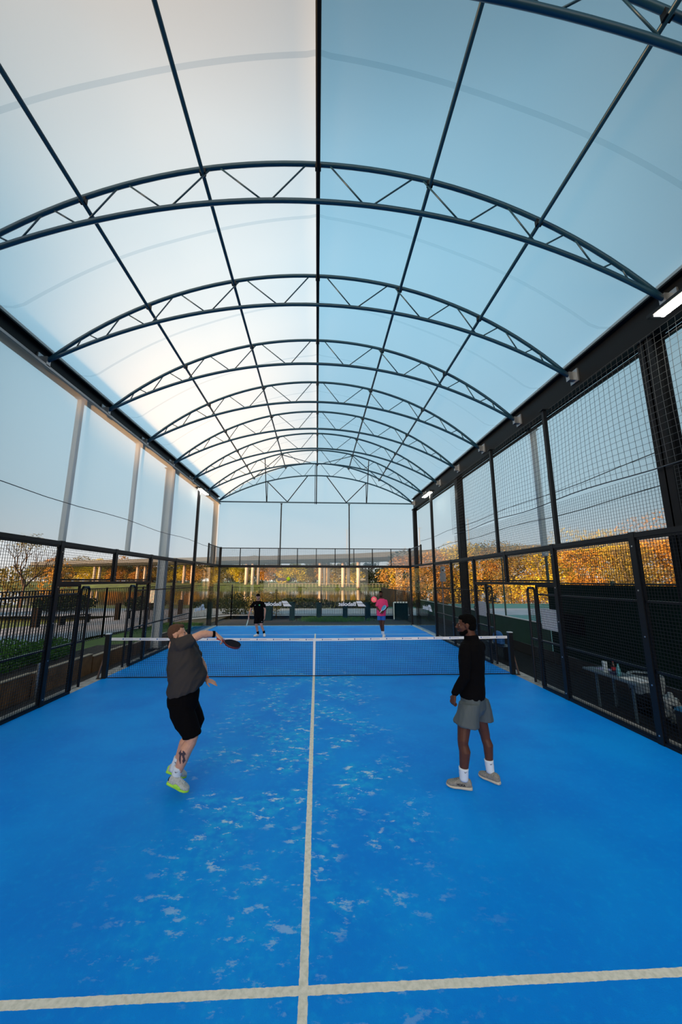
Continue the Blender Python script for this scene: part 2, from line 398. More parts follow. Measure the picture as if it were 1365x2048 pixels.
mb = MB(); k = 30
for i in range(k+1):
    x = -5.3+10.6*i/k; mb.v += [(x, 10.2, 6.42), (x, 10.2, roof_z(abs(x))-.01)]
for i in range(k): mb.f.append((2*i, 2*i+2, 2*i+3, 2*i+1)); mb.m.append(0)
struct(mb.build('wall_back_gable', film_mat('gable_sheeting', (.80, .88, .92), .42, (.93, .97, 1.0))), 'clear plastic sheeting filling the gable of the far end')
# wires along the sheeting
for s, x, zz, nm in ((-1, -5.19, (3.9,), 'left'), (1, 5.52, (3.78, 4.33), 'right')):
    for z in zz:
        o = MB().tube([(x, -10.4+i*1.0, z+.03*math.sin(i*1.3)) for i in range(21)], .008, 5).build('tension_wire', WIRE)
        tag(o, 'thin dark tension wire along the %s sheeting%s' % (nm, '' if s < 0 else (', lower one' if z < 4 else ', upper one')), 'wire')

# columns
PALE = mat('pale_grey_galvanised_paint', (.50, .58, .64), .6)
def hcol(x, y, z1, w, label, m=STEEL2):
    t = thing('steel_column', (x, y, 0), label, 'column', 'steel columns of the canopy')
    MB().box(x-w/2, x-w/2+.02, y-w/2, y+w/2, 0, z1).box(x+w/2-.02, x+w/2, y-w/2, y+w/2, 0, z1).box(x-w/2, x+w/2, y-.012, y+.012, 0, z1).build('shaft', m, t)
    MB().box(x-w/2-.06, x+w/2+.06, y-w/2-.06, y+w/2+.06, -.3, .02).build('base_plate', STEEL2, t)
    MB().box(x-w/2-.03, x+w/2+.03, y-w/2-.05, y+w/2+.05, z1-.03, z1).build('cap_plate', STEEL2, t)
hcol(5.40, -4.45, 6.14, .24, 'broad dark steel column nearest the camera on the right')
hcol(5.40, 3.75, 6.14, .24, 'broad dark steel column on the right beyond the gate')
hcol(5.38, 10.05, 6.14, .20, 'broad dark steel column in the far right corner')
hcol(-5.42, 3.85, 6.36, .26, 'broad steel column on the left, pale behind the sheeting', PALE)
hcol(-5.42, -4.45, 6.36, .26, 'broad steel column on the left beside the player in the grey shirt')
hcol(-5.42, 10.05, 6.36, .20, 'broad steel column in the far left corner')
def thinpost(x, y, z0, z1, label, m=STEEL, w=.075):
    o = MB().box(x-w/2, x+w/2, y-w/2, y+w/2, z0, z1).box(x-w, x+w, y-w, y+w, z1-.02, z1).build('sheeting_post', m)
    tag(o, label, 'post', 'slim posts holding the sheeting')
thinpost(5.14, -2.02, 3.0, 6.1, 'slim black post above the fence nearest the broad right column')
thinpost(5.14, .55, 3.0, 6.1, 'slim black post above the fence over the right gate')
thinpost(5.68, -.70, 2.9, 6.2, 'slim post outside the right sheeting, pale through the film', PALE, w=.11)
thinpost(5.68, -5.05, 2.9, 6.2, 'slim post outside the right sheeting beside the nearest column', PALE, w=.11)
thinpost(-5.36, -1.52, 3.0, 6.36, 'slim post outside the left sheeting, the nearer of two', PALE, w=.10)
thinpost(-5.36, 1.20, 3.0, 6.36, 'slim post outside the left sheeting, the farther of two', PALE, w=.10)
thinpost(-1.93, 10.12, 3.0, 6.4, 'slim black end wall post left of the middle', w=.06)
thinpost(1.77, 10.12, 3.0, 6.4, 'slim black end wall post right of the middle', w=.06)

# ------------------------------------------------------------------ court fence
def mesh_rect(mb, p0, du, lu, z0, z1, cell=.05, r=.0024):
    """welded wire mesh in a vertical plane"""
    p0 = V(p0); du = V(du); n = max(1, round(lu/cell)); nz = max(1, round((z1-z0)/cell))
    for i in range(n+1):
        p = p0+du*(lu*i/n); mb.bar((p.x, p.y, z0), (p.x, p.y, z1), r*2, r*2)
    for j in range(nz+1):
        z = z0+(z1-z0)*j/nz; a = p0; b = p0+du*lu; mb.bar((a.x, a.y, z), (b.x, b.y, z), r*2, r*2)
ORD = ['nearest the camera', 'second from the camera', 'third from the camera', 'fourth from the camera', 'fifth from the camera', 'sixth from the camera', 'seventh from the camera', 'eighth from the camera']
def post(x, y, z0, z1, label, wx=.08, wy=.10):
    t = thing('fence_post', (x, y, z0), label, 'fence post', 'black posts of the court fence')
    MB().box(x-wx/2, x+wx/2, y-wy/2, y+wy/2, z0, z1).build('post', STEEL, t)
    s = -1 if x > 0 else 1
    for z in [z0+.12+k*.68 for k in range(int((z1-z0-.1)/.68)+1)]:
        MB().disc((x+s*(wx/2+.003), y, z), .012, (0, 1, 0), (0, 0, 1), .008, 8).build('bolt', BOLT, t)
    return t
def panel(s, y0, y1, z0, z1, label, rails=(1.0, 2.0), cell=.05):
    x = s*5.03
    t = thing('mesh_panel', (x, (y0+y1)/2, z0), label, 'mesh panel', 'black welded mesh panels of the court fence')
    fr = MB()
    for z in (z0, z1): fr.box(x-.02, x+.02, y0, y1, z-.02, z+.02)
    for y_ in (y0, y1-.03): fr.box(x-.02, x+.02, y_, y_+.03, z0, z1)
    fr.build('frame', STEEL, t)
    for z in rails: MB().box(x-.02, x+.02, y0, y1, z-.018, z+.018).build('rail', STEEL, t)
    mb = MB(); mesh_rect(mb, (x-s*.02, y0, 0), (0, 1, 0), y1-y0, z0, z1, cell); mb.build('wire_mesh', WIRE, t)
for s, nm in ((-1, 'left'), (1, 'right')):
    x = s*5.03
    for k, y in enumerate((-6, -4, -2, 2, 4)):
        post(x, y, 0, 3.06, 'black square fence post on the %s side, %s' % (nm, ['at the near glass', 'level with the players', 'just before the gate', 'just beyond the gate', 'two metres beyond the gate'][k]))
    post(x, 0, 2.26, 3.06, 'short black fence post above the %s gate lintel' % nm)
    panel(s, -5.95, -4.05, .05, 2.95, 'black wire mesh panel on the %s side nearest the camera' % nm)
    panel(s, -3.95, -2.05, .05, 2.95, 'black wire mesh panel on the %s side before the gate' % nm)
    panel(s, -1.95, -1.25, .05, 2.18, 'narrow black wire mesh panel on the near side of the %s gate' % nm)
    panel(s, 1.25, 1.95, .05, 2.18, 'narrow black wire mesh panel on the far side of the %s gate' % nm)
    panel(s, -1.95, -.05, 2.3, 2.95, 'low wire mesh panel above the %s gate, nearer half' % nm, ())
    panel(s, .05, 1.95, 2.3, 2.95, 'low wire mesh panel above the %s gate, farther half' % nm, ())
    panel(s, 2.05, 3.95, .05, 2.95, 'black wire mesh panel on the %s side beyond the gate' % nm)
    panel(s, 4.05, 5.92, .05, 2.95, 'black wire mesh panel on the %s side next to the glass' % nm)
    o = MB().box(x-.035, x+.035, -2, 2, 2.20, 2.27).build('gate_lintel', STEEL); tag(o, 'black square lintel over the %s gate opening' % nm, 'lintel')
    o = MB().box(x-.035, x+.035, -6.05, 10.0, 2.97, 3.05).build('top_rail', STEEL); tag(o, 'black top rail along the whole %s fence' % nm, 'rail')
    o = MB().box(x-.03, x+.03, -6.05, -1.2, 0, .045).build('bottom_rail', STEEL); tag(o, 'black bottom rail of the %s fence on the near side' % nm, 'rail')
    o = MB().box(x-.03, x+.03, 1.2, 6.0, 0, .045).build('bottom_rail', STEEL); tag(o, 'black bottom rail of the %s fence on the far side' % nm, 'rail')
    for q, side in ((-1, 'near'), (1, 'far')):
        t = thing('gate_frame', (x, q*1.05, 0), 'narrow rounded black frame with mesh at the %s side of the %s gate opening' % (side, nm), 'gate frame', 'narrow gate frames by the net')
        ya0, ya1 = q*.90, q*1.18
        MB().tube([(x, ya0, .05), (x, ya0, 2.08), (x, ya0+q*.05, 2.14), (x, ya1-q*.05, 2.14), (x, ya1, 2.08), (x, ya1, .05), (x, ya1, .03), (x, ya0, .05)], .028, 8).build('tube_frame', STEEL, t)
        mb = MB(); mesh_rect(mb, (x, min(ya0, ya1), 0), (0, 1, 0), .28, .06, 2.12); mb.build('wire_mesh', WIRE, t)
        MB().box(x-.018, x+.018, min(ya0, ya1), max(ya0, ya1), .98, 1.02).build('rail', STEEL, t)

# glass
BACKLETTER = WHITE
def letter_sticker(parent, p0, du, size, m=WHITE):
    """word seen from behind (it faces outwards) and its two slanted blocks; du = direction in which x grows on the glass"""
    me = text_mesh('Babolat', size, depth=.001, bold=size*.030)
    wdt = max(v.co.x for v in me.vertices)
    du = V(du); p0 = V(p0); nrm = V((du.y, -du.x, 0))
    for v in me.vertices:
        x, y, z = v.co; v.co = p0+du*(wdt-x)*1.12+V((0, 0, y))+nrm*z
    me.materials.clear(); me.materials.append(m)
    link('lettering', me, parent)
    q = p0+du*(wdt*1.12+size*.12); h = size
    mb = MB()
    def par(x0, z0, x1, z1, wd0, wd1):
        a = q+du*x0+V((0, 0, z0)); b = q+du*(x0+wd0)+V((0, 0, z0)); c = q+du*(x1+wd1)+V((0, 0, z1)); d = q+du*x1+V((0, 0, z1))
        e = nrm*.002; mb.add([a-e, b-e, c-e, d-e, a+e, b+e, c+e, d+e], [(3, 2, 1, 0), (4, 5, 6, 7), (0, 1, 5, 4), (1, 2, 6, 5), (2, 3, 7, 6), (3, 0, 4, 7)])
    par(h*.30, -h*.12, h*.08, h*.36, h*1.50, h*1.20); par(h*.03, h*.44, -h*.14, h*.88, h*1.20, h*.98)
    mb.build('emblem', m, parent)
bx0 = -5.0
for i in range(5):
    x0 = -5+2*i; x1 = x0+2
    t = thing('glass_panel', ((x0+x1)/2, 10.03, 0), 'clear glass pane in the back wall, %s' % ['leftmost', 'second from the left, behind the player in black', 'middle one', 'fourth from the left', 'rightmost, behind the player in pink'][i], 'glass panel', 'glass panes of the court')
    MB().box(x0+.006, x1-.006, 10.02, 10.032, .03, 2.93).build('pane', GLASS, t)
    for zz in (.25, 1.05, 1.9, 2.7):
        MB().box(x0+.01, x0+.05, 10.034, 10.05, zz-.02, zz+.02).build('clamp', STEEL, t)
    if i == 1: letter_sticker(t, (-2.68, 10.012, 1.0), (1, 0, 0), .27)
    if i == 3: letter_sticker(t, (1.18, 10.012, .99), (1, 0, 0), .27)
    t = thing('mesh_panel', ((x0+x1)/2, 10.03, 3), 'low black mesh panel on top of the back glass, %s' % ['leftmost', 'second from the left', 'middle one', 'fourth from the left', 'rightmost'][i], 'mesh panel', 'mesh panels above the back glass')
    fr = MB().box(x0, x1, 10.0, 10.05, 3.03, 3.07).box(x0, x1, 10.0, 10.05, 3.93, 3.97).box(x0, x0+.02, 10.0, 10.05, 3.05, 3.95).box(x1-.02, x1, 10.0, 10.05, 3.05, 3.95); fr.build('frame', STEEL, t)
    for xx in ((x0+x1)/2, x1 if i < 4 else x1-.02): MB().box(xx-.02, xx+.02, 10.0, 10.05, 3.05, 3.95).build('upright', STEEL, t)
    mb = MB(); mesh_rect(mb, (x0, 10.0, 0), (1, 0, 0), 2, 3.05, 3.95, .05, .0025); mb.build('wire_mesh', WIRE, t)
o = MB().box(-5.0, 5.0, 10.0, 10.08, 2.94, 3.03).build('top_rail', STEEL); tag(o, 'black rail on top of the back glass wall', 'rail')
for s, nm in ((-1, 'left'), (1, 'right')):
    x = s*5.03
    for k, (y0, y1) in enumerate(((6.03, 8.0), (8.0, 9.97))):
        t = thing('glass_panel', (x, (y0+y1)/2, 0), 'clear glass pane on the %s side, %s the far corner' % (nm, 'second from' if k == 0 else 'next to'), 'glass panel', 'glass panes of the court')
        MB().box(x-.006, x+.006, y0+.006, y1-.006, .03, 2.93).build('pane', GLASS, t)
        MB().box(*sorted((x-s*.01, x-s*.05)), y0+.1, y1-.1, -.0, .05).build('foot_strip', mat('pale_foot_strip', (.55, .62, .60), .5), t)
        if k == 0:
            letter_sticker(t, (x-s*.01, 6.45 if s < 0 else 7.95, 1.0), (0, 1 if s < 0 else -1, 0), .27)
    t = thing('mesh_panel', (x, 8.95, 3), 'low black mesh panel on top of the %s glass by the corner' % nm, 'mesh panel', 'mesh panels above the side glass')
    MB().box(x-.02, x+.02, 7.85, 9.98, 3.05, 3.08).box(x-.02, x+.02, 7.85, 9.98, 3.93, 3.97).box(x-.03, x+.03, 7.85, 7.93, 3.05, 4.0).box(x-.015, x+.015, 8.9, 8.93, 3.05, 3.95).build('frame', STEEL, t)
    mb = MB(); mesh_rect(mb, (x, 7.9, 0), (0, 1, 0), 2.08, 3.07, 3.95, .05, .0025); mb.build('wire_mesh', WIRE, t)
    post(x, 10.03, 0, 4.0, 'black corner post in the far %s corner of the court' % nm, .1, .1)
    # floodlight masts
    for yy, wh in ((6.0, 'far'), (-6.0, 'near')):
        if s < 0 and yy < 0: continue
        t = thing('floodlight', (x, yy, 0), 'black floodlight mast with two bright panels, %s %s' % (wh, nm), 'floodlight', 'floodlight masts')
        MB().box(x-.05, x+.05, yy-.05, yy+.05, 0, 6.05).build('pole', STEEL, t)
        hx = x-s*.10
        MB().box(hx-.11, hx+.11, yy-.5, yy+1.0 if yy > 0 else yy+1.0, 6.06, 6.11).build('lamp_housing', STEEL, t)
        for q in (0, 1):
            yc = (yy-.05+q*.55) if yy > 0 else (yy+.15+q*.55)
            MB().box(hx-.075, hx+.075, yc-.22, yc+.22, 6.045, 6.06).build('led_panel', mat('lit_led_panel', (1, .95, .8), .4, emis=(1, .92, .72), es=60), t)
# netting above the right fence
t = thing('safety_netting', (5.3, 0, 3), 'dark square netting stretched above the right fence in front of the sheeting', 'netting')
mb = MB(); NET_ = mat('dark_netting_twine', (.05, .06, .07), .7); cx_, n_ = .115, 0
ysn = [-8+.115*i for i in range(int(12.4/.115))]
for y in ysn:
    mb.tube([(5.22+.02*math.sin(y*2.1+z), y+.02*math.sin(z*2.2+y*.7), z) for z in [4.02+2.10*k/6 for k in range(7)]], .0035, 3, False)
for k in range(21):
    z = 4.02+.105*k
    mb.tube([(5.22+.02*math.sin(y*2.1+z), y, z+.03*math.sin(y*1.7+k*.2)*(1-k/21)) for y in ysn[::4]], .0035, 3, False)
mb.build('net', NET_, t)
MB().tube([(5.22, y, 4.02+.03*math.sin(y*1.7)) for y in ysn[::4]], .010, 6).build('bottom_rope', NET_, t)
t2 = thing('fine_netting', (5.5, 0, 3), 'fine dark mesh screen low on the right sheeting above the fence', 'netting')
mb = MB(); mesh_rect(mb, (5.30, -6.2, 0), (0, 1, 0), 10.4, 3.05, 3.98, .06, .0018); mb.build('net', NET_, t2)

# ------------------------------------------------------------------ court net
t = thing('court_net', (0, 0, 0), 'black court net with white top band stretched across the blue court', 'net')
def nz_(x): return .88+.04*(abs(x)/4.9)
mb = MB(); cell = .0445
k = int(9.8/cell)
for i in range(k+1):
    x = -4.9+9.8*i/k; mb.bar((x, .01*math.sin(x*3), .015), (x, 0, nz_(x)-.04), .0042, .0042)
nzc = 20
for j in range(nzc):
    mb.tube([(x_, 0, .02+(nz_(x_)-.07)*j/(nzc-1)) for x_ in (-4.9, 0, 4.9)], .0024, 4, False)
mb.build('net_mesh', WIRE, t)
mb = MB(); xs = [-4.9+.245*i for i in range(41)]
for i in range(40):
    a, b = xs[i], xs[i+1]
    z0 = nz_(a)-.062+.003*math.sin(a*7); z1 = nz_(b)-.062+.003*math.sin(b*7)
    e = .011
    mb.add([(a, -e, z0), (a, -e, nz_(a)), (b, -e, nz_(b)), (b, -e, z1), (a, e, z0), (a, e, nz_(a)), (b, e, nz_(b)), (b, e, z1)],
           [(0, 3, 2, 1), (4, 5, 6, 7), (1, 2, 6, 5), (0, 4, 7, 3)])
mb.build('top_band', WHITE, t)
BLUE = mat('printed_blue', (.05, .16, .42), .6)
for i in range(24):
    x = -4.62+.402*i; z = nz_(x)-.030; mb = MB()
    mb.add([(x-.016, -.0135, z+.018), (x+.016, -.0135, z+.018), (x+.016, -.0135, z), (x, -.0135, z-.02), (x-.016, -.0135, z)], [(4, 3, 2, 1, 0)])
    for q in range(9): mb.box(x+.035+q*.022, x+.049+q*.022, -.0135, -.0125, z-.004, z+.008)
    mb.build('printed_mark', BLUE, t)
MB().tube([(-4.9+.49*i, .0+.012*math.sin(i*1.7), .014) for i in range(21)], .011, 6).build('bottom_cord', WIRE, t)
MB().box(-.026, .026, -.016, .016, .0, .885).build('centre_strap', WHITE, t)
for s, nm in ((-1, 'left'), (1, 'right')):
    t = thing('net_post', (s*4.98, 0, 0), 'black square net post at the %s end of the net' % nm, 'net post', 'net posts')
    x = s*4.98
    MB().box(x-.05, x+.05, -.05, .05, 0, 1.0).build('post', STEEL, t)
    MB().box(x-.055, x+.055, -.055, .055, 1.0, 1.02).build('cap', mat('pale_cap', (.45, .5, .55), .4), t)
    MB().box(*sorted((x+s*.03, x+s*.16)), -.06, .06, 0, .012).build('foot_plate', STEEL, t)
    mb = MB().bar((x+s*.05, 0, .45), (x+s*.15, 0, .01), .05, .03); mb.build('rear_brace', mat('worn_brown_steel', (.10, .07, .06), .5), t)

# ================================================================== surroundings
def gz(x, y):
    """ground height outside the court"""
    def ss(a, b, v): v = max(0, min(1, (v-a)/(b-a))); return v*v*(3-2*v)
    z = -.06
    if x < -5.7: z += .34*ss(-5.7, -5.85, x) if False else .34*(1 if x < -5.72 else 0)*(1-ss(8, 13, y))
    z -= 1.5*ss(30, 50, y)
    z += 1.8*ss(141, 153, y)+.6*ss(150, 190, y)
    z += .05*noise.noise(V((x*.3, y*.3, 0)))*(1 if (y > 12 or x < -6.5) else 0)
    return z
def grid(xs, ys, name, m, zoff=0):
    mb = MB()
    for y in ys:
        for x in xs: mb.v.append((x, y, gz(x, y)+zoff))
    n = len(xs)
    for j in range(len(ys)-1):
        for i in range(n-1):
            a = j*n+i; mb.f.append((a, a+1, a+n+1, a+n)); mb.m.append(0)
    return mb.build(name, m, smooth=True)
def fr(a, b, n): return [a+(b-a)*i/n for i in range(n+1)]
GRASS = mat('lawn_grass', (.085, .14, .02), .9, noise_s=.25, noise_a=.55)
struct(grid([-260, -200, -150, -110, -80, -60, -45, -34, -26, -20, -16, -13, -11, -9.5, -8.5, -7.5, -6.6, -5.73, -5.71, -5.4]+fr(-5.3, 5.3, 10)+[6, 8, 11, 15, 20, 26, 34, 45, 60, 80, 110, 150, 200, 260],
     [-40, -30, -22, -16, -12.5, -11.3]+fr(-10.35, 10.35, 24)+[11.3, 12.5, 14, 16, 18, 21, 24, 27, 30, 33, 36, 40, 44, 48, 52, 60, 80, 100, 120, 132, 138, 141, 144, 147, 150, 153, 160, 175, 190, 220, 300, 420], 'ground', GRASS, -.30), 'grass around the court and on the far bank')
# dark gravel and soil strips, paths, asphalt
def flat(pts, z, name, m, label, th=.0):
    mb = MB(); c = len(pts); mb.add([(x, y, z) for x, y in pts], [tuple(range(c))]); return struct(mb.build(name, m), label)
GRAV = mat('dark_gravel', (.05, .045, .045), .95, noise_s=40, noise_a=.8, bump=(60, 1, .02))
SOIL = mat('dark_bark_mulch', (.030, .020, .016), .95, noise_s=14, noise_a=.8, bump=(30, 1, .03))
PATH = mat('pale_grey_path', (.34, .38, .45), .75, noise_s=1.5, noise_a=.18)
ASPH = mat('dark_asphalt', (.010, .011, .014), .9, spec=.15, noise_s=20, noise_a=.4)
flat([(-5.7, 10.3), (7, 10.3), (7, 13.6), (-5.7, 13.6)], -.04, 'gravel_strip', GRAV, 'dark gravel strip behind the back glass')
flat([(-5.71, -14), (-5.32, -14), (-5.32, 10.3), (-5.71, 10.3)], -.05, 'gravel_strip', GRAV, 'dark strip between the kerb and the timber edging')
flat([(-7.4, -14), (-5.72, -14), (-5.72, 3.4), (-6.9, 3.0)], .305-.05, 'soil_bed', SOIL, 'dark mulch bed behind the timber edging on the left')
flat([(5.32, -14), (6.85, -14), (6.85, 16), (5.32, 16)], -.03, 'asphalt_strip', ASPH, 'dark asphalt walkway along the right side of the court')
flat([(-60, 15.7), (30, 15.7), (30, 21.5), (-14, 22), (-60, 26)], -.02, 'path', PATH, 'pale grey footpath behind the railing')
flat([(-40, -14), (-8.9, -14), (-8.9, 7), (-7.6, 13), (-6.0, 15.7), (-20, 21), (-60, 25), (-60, 10)], .27, 'path', PATH, 'pale grey path beyond the left railing') if False else None
mbp = MB(); mbp.add([(-14.5, -14, .05), (-9.0, -14, .05), (-9.0, 6.3, .05), (-14.5, 9.0, .05), (-7.6, 12.9, .0), (-12, 16.5, .0), (-5.6, 15.6, -.01), (-12, 22, -.01)], [(0, 1, 2, 3), (3, 2, 4, 5), (5, 4, 6, 7)])
struct(mbp.build('path', PATH), 'pale grey footpath beyond the left railing')
flat([(-10.5, 10.4), (-5.75, 10.4), (-5.6, 14.8), (-7.4, 12.9)], .0, 'soil_bed', mat('trodden_soil', (.08, .08, .05), .95, noise_s=5, noise_a=.5), 'trodden soil by the far left corner')
TEAL = mat('teal_court_surface', (.008, .17, .17), .6, noise_s=2, noise_a=.12)
flat([(7.0, -14), (30, -14), (30, 28), (6.0, 28), (6.0, 16), (7.0, 16)], -.025, 'tennis_court', TEAL, 'teal surface of the tennis court on the right')
# timber edging
t = thing('timber_edging', (-5.7, 0, 0), 'timber board edging with pale top along the planting bed on the left', 'edging')
WOOD = mat('weathered_timber', (.20, .105, .045), .85, noise_s=3, noise_a=.35, bump=(12, .4, .01))
for y0, y1, z in ((-14, -1.35, .43), (-1.3, .7, .41), (.75, 2.8, .34), (2.85, 5.5, .3)):
    MB().box(-5.76, -5.70, y0, y1, -.1, z).build('board', WOOD, t)
    MB().box(-5.80, -5.69, y0, y1, z, z+.02).build('board_top', mat('pale_timber_top', (.36, .30, .22), .8), t)
for y in (-3.2, -1.32): MB().bar((-5.60, y, -.05), (-5.60, y, .62), .05, .03).build('stake', GALV, t)
# railings
def railing(pts, z0, z1, label, label_p='vertical', sp=.115):
    t = thing('metal_railing', (pts[0][0], pts[0][1], z0), label, 'railing', 'black vertical bar railings')
    for (a, b) in zip(pts[:-1], pts[1:]):
        a = V((*a, 0)); b = V((*b, 0)); L_ = (b-a).length; n = round(L_/sp); d = (b-a)
        m = MB(); m.bar(a+V((0, 0, z1)), b+V((0, 0, z1)), .045, .03); m.build('top_bar', STEEL, t)
        m = MB(); m.bar(a+V((0, 0, z0+.1)), b+V((0, 0, z0+.1)), .045, .03); m.build('bottom_bar', STEEL, t)
        m = MB()
        for i in range(n):
            p = a+d*((i+.5)/n); m.bar(p+V((0, 0, z0+.1)), p+V((0, 0, z1)), .022, .022)
        m.build('bars', STEEL, t)
        k = max(1, round(L_/2.7))
        for i in range(k): p = a+d*(i/k); MB().bar(p+V((0, 0, z0-.3)), p+V((0, 0, z1+.03)), .06, .06).build('post', STEEL, t)
railing([(-5.5, 15.3), (6.2, 15.1)], -.0, 1.83, 'black vertical bar railing behind the back glass wall')
railing([(-5.5, 15.3), (-7.3, 12.9), (-8.2, 5.6), (-8.2, -3.0)], .03, 1.97, 'black vertical bar railing along the path on the left')
railing([(6.2, 15.1), (6.6, 28.4), (31, 28.4)], -.0, 1.56, 'black vertical bar railing behind the tennis court on the right', sp=.16)
# windbreak fence on the right
GREEN = mat('dark_green_windbreak', (.003, .014, .012), .9, spec=.1, noise_s=.8, noise_a=.3)
GREENL = mat('green_windbreak_cloth', (.012, .055, .040), .8, noise_s=.8, noise_a=.2)
t = thing('windbreak_fence', (6.9, -4, 0), 'tall dark green windbreak fence behind the table on the right', 'fence')
mb = MB(); ny = 60
for i in range(ny+1):
    y = -12+13.3*i/ny; x = 6.92+.02*math.sin(i*.9); mb.v += [(x, y, .28), (x, y, 2.2)]
for i in range(ny): mb.f.append((2*i, 2*i+2, 2*i+3, 2*i+1)); mb.m.append(0)
mb.build('cloth', GREEN, t)
for i, y in enumerate((-11.9, -9.2, -6.5, -3.8, -1.1, 1.3)): MB().tube([(6.97, y, -.1), (6.97, y, 3.6 if i in (3, 5) else 2.3)], .04, 8).build('post', mat('dark_green_post', (.01, .05, .045), .5), t)
MB().tube([(6.97, -12, 2.23), (6.97, 1.3, 2.23)], .022, 6).build('top_rail', STEEL, t)
MB().box(6.93, 6.99, -12, 1.3, -.05, .27).build('gravel_board', mat('black_board', (.012, .012, .014), .7), t)
t = thing('low_windbreak', (6.9, 8, 0), 'low green windbreak screen with white top tape seen through the right gate', 'screen')
mb = MB()
for i in range(41):
    y = 1.35+14*i/40; x = 6.92+.02*math.sin(i*.9); mb.v += [(x, y, .28), (x, y, 1.03)]
for i in range(40): mb.f.append((2*i, 2*i+2, 2*i+3, 2*i+1)); mb.m.append(0)
mb.build('cloth', GREENL, t)
MB().box(6.90, 6.94, 1.35, 15.35, 1.02, 1.05).build('top_tape', WHITE, t)
MB().box(6.93, 6.99, 1.35, 15.35, -.05, .27).build('gravel_board', mat('black_board', (.012, .012, .014), .7), t)
for i, y in enumerate((4.0, 6.7, 9.4, 12.1, 14.8)): MB().tube([(6.97, y, -.1), (6.97, y, 1.2 if i else 3.4)], .03, 8).build('post', mat('dark_green_post', (.01, .05, .045), .5), t)
o = MB().box(6.84, 6.90, -.12, .64, .92, 1.42).box(6.82, 6.85, -.08, .60, .96, 1.38).build('notice_board', mat('black_panel', (.002, .002, .004), .9, spec=.05)); tag(o, 'black rectangular board fixed to the dark green windbreak', 'board')
# white notices behind the fence mesh
for y0, y1, z0, z1, lb in ((-1.86, -1.30, 1.26, 1.70, 'blank white rectangular notice on the right fence before the gate'), (1.42, 1.96, 1.26, 1.68, 'blank white rectangular notice on the right fence beyond the gate')):
    o = MB().box(5.055, 5.065, y0, y1, z0, z1).build('notice', mat('white_board', (.85, .88, .90), .6)); tag(o, lb, 'notice')
# table with things, bins and bags on the right
t = thing('folding_table', (5.62, -2.65, 0), 'low pale folding table with blue-grey legs behind the right fence', 'table')
MB().box(5.38, 5.80, -3.25, -2.0, .575, .615).build('table_top', mat('pale_table_top', (.13, .19, .23), .5), t)
for x_, y_ in ((5.43, -2.3), (5.43, -3.12), (5.75, -2.3), (5.75, -3.12)): MB().bar((x_, y_, -.03), (x_, y_, .58), .035, .035).build('leg', mat('blue_grey_leg', (.10, .17, .22), .4, .5), t)
for y_ in (-2.3, -3.12): MB().bar((5.43, y_, .2), (5.75, y_, .2), .02, .02).build('crossbar', STEEL, t)
o = MB().rings([((5.5, -2.45, .615), (.036, 0, 0), (0, .036, 0)), ((5.5, -2.45, .80), (.042, 0, 0), (0, .042, 0)), ((5.5, -2.45, .81), (.040, 0, 0), (0, .040, 0))], 16).build('paper_cup_stack', mat('pale_cup', (.62, .74, .78), .5)); tag(o, 'tall pale cup standing on the table behind the fence', 'cup')
def bottle(x, y, z, h, r, m, mcap, label, mlabel=None):
    t = thing('bottle', (x, y, z), label, 'bottle', 'drink bottles on the table')
    rr = [(0, r*.9), (.02, r), (.55*h, r), (.75*h, r*.75), (.87*h, r*.38), (.93*h, r*.36)]
    MB().rings([((x, y, z+a), (b, 0, 0), (0, b, 0)) for a, b in rr], 14).build('body', m, t, True)
    MB().rings([((x, y, z+.93*h), (r*.42, 0, 0), (0, r*.42, 0)), ((x, y, z+h), (r*.42, 0, 0), (0, r*.42, 0))], 12).build('cap', mcap, t)
    if mlabel: MB().rings([((x, y, z+.25*h), (r*1.03, 0, 0), (0, r*1.03, 0)), ((x, y, z+.5*h), (r*1.03, 0, 0), (0, r*1.03, 0))], 14).build('wrapper', mlabel, t)
DARKPL = mat('dark_cola', (.03, .012, .01), .15); REDL = mat('red_wrapper', (.45, .02, .03), .5); CYAN = mat('pale_cyan_plastic', (.12, .42, .50), .2)
bottle(5.60, -2.53, .615, .22, .034, DARKPL, REDL, 'dark bottle with a red wrapper on the table', REDL)
bottle(5.52, -2.74, .615, .21, .033, CYAN, CYAN, 'pale cyan water bottle on the table')
o = MB().box(5.5, 5.72, -3.2, -2.85, .616, .632).add([(5.42, -3.05, .618), (5.6, -3.1, .618), (5.65, -2.85, .62), (5.45, -2.8, .62)], [(0, 1, 2, 3)]).build('paper_sheets', WHITE); tag(o, 'white sheets of paper lying on the right end of the table', 'paper')
o = MB().box(5.48, 5.62, -2.66, -2.57, .616, .655).build('phone_pouch', mat('navy_pouch', (.03, .04, .12), .6)); tag(o, 'small dark blue pouch on the table between the bottles', 'pouch')
o = MB().box(5.55, 5.72, -2.32, -2.14, .616, .626).build('leaflet', mat('lilac_leaflet', (.45, .45, .75), .6)); tag(o, 'pale lilac leaflet on the far end of the table', 'leaflet')
t = thing('litter_bin', (6.08, -2.65, 0), 'round dark litter bin with a pale bag folded over its rim beside the table', 'bin')
MB().rings([((6.08, -2.65, z), (r, 0, 0), (0, r, 0)) for z, r in ((-.03, .20), (.3, .23), (.58, .25))], 24).build('drum', mat('black_plastic', (.010, .012, .016), .5), t, True)
bagm = MB(); n_ = 40
for j, (z, r) in enumerate(((.60, .20), (.625, .25), (.60, .27), (.50, .265), (.40, .255), (.33, .25))):
    for k in range(n_):
        a = 2*math.pi*k/n_; q = r*(1+.03*math.sin(a*9+j)); bagm.v.append((6.08+q*math.cos(a), -2.65+q*math.sin(a), z+(.03*math.sin(a*5) if j == 5 else 0)))
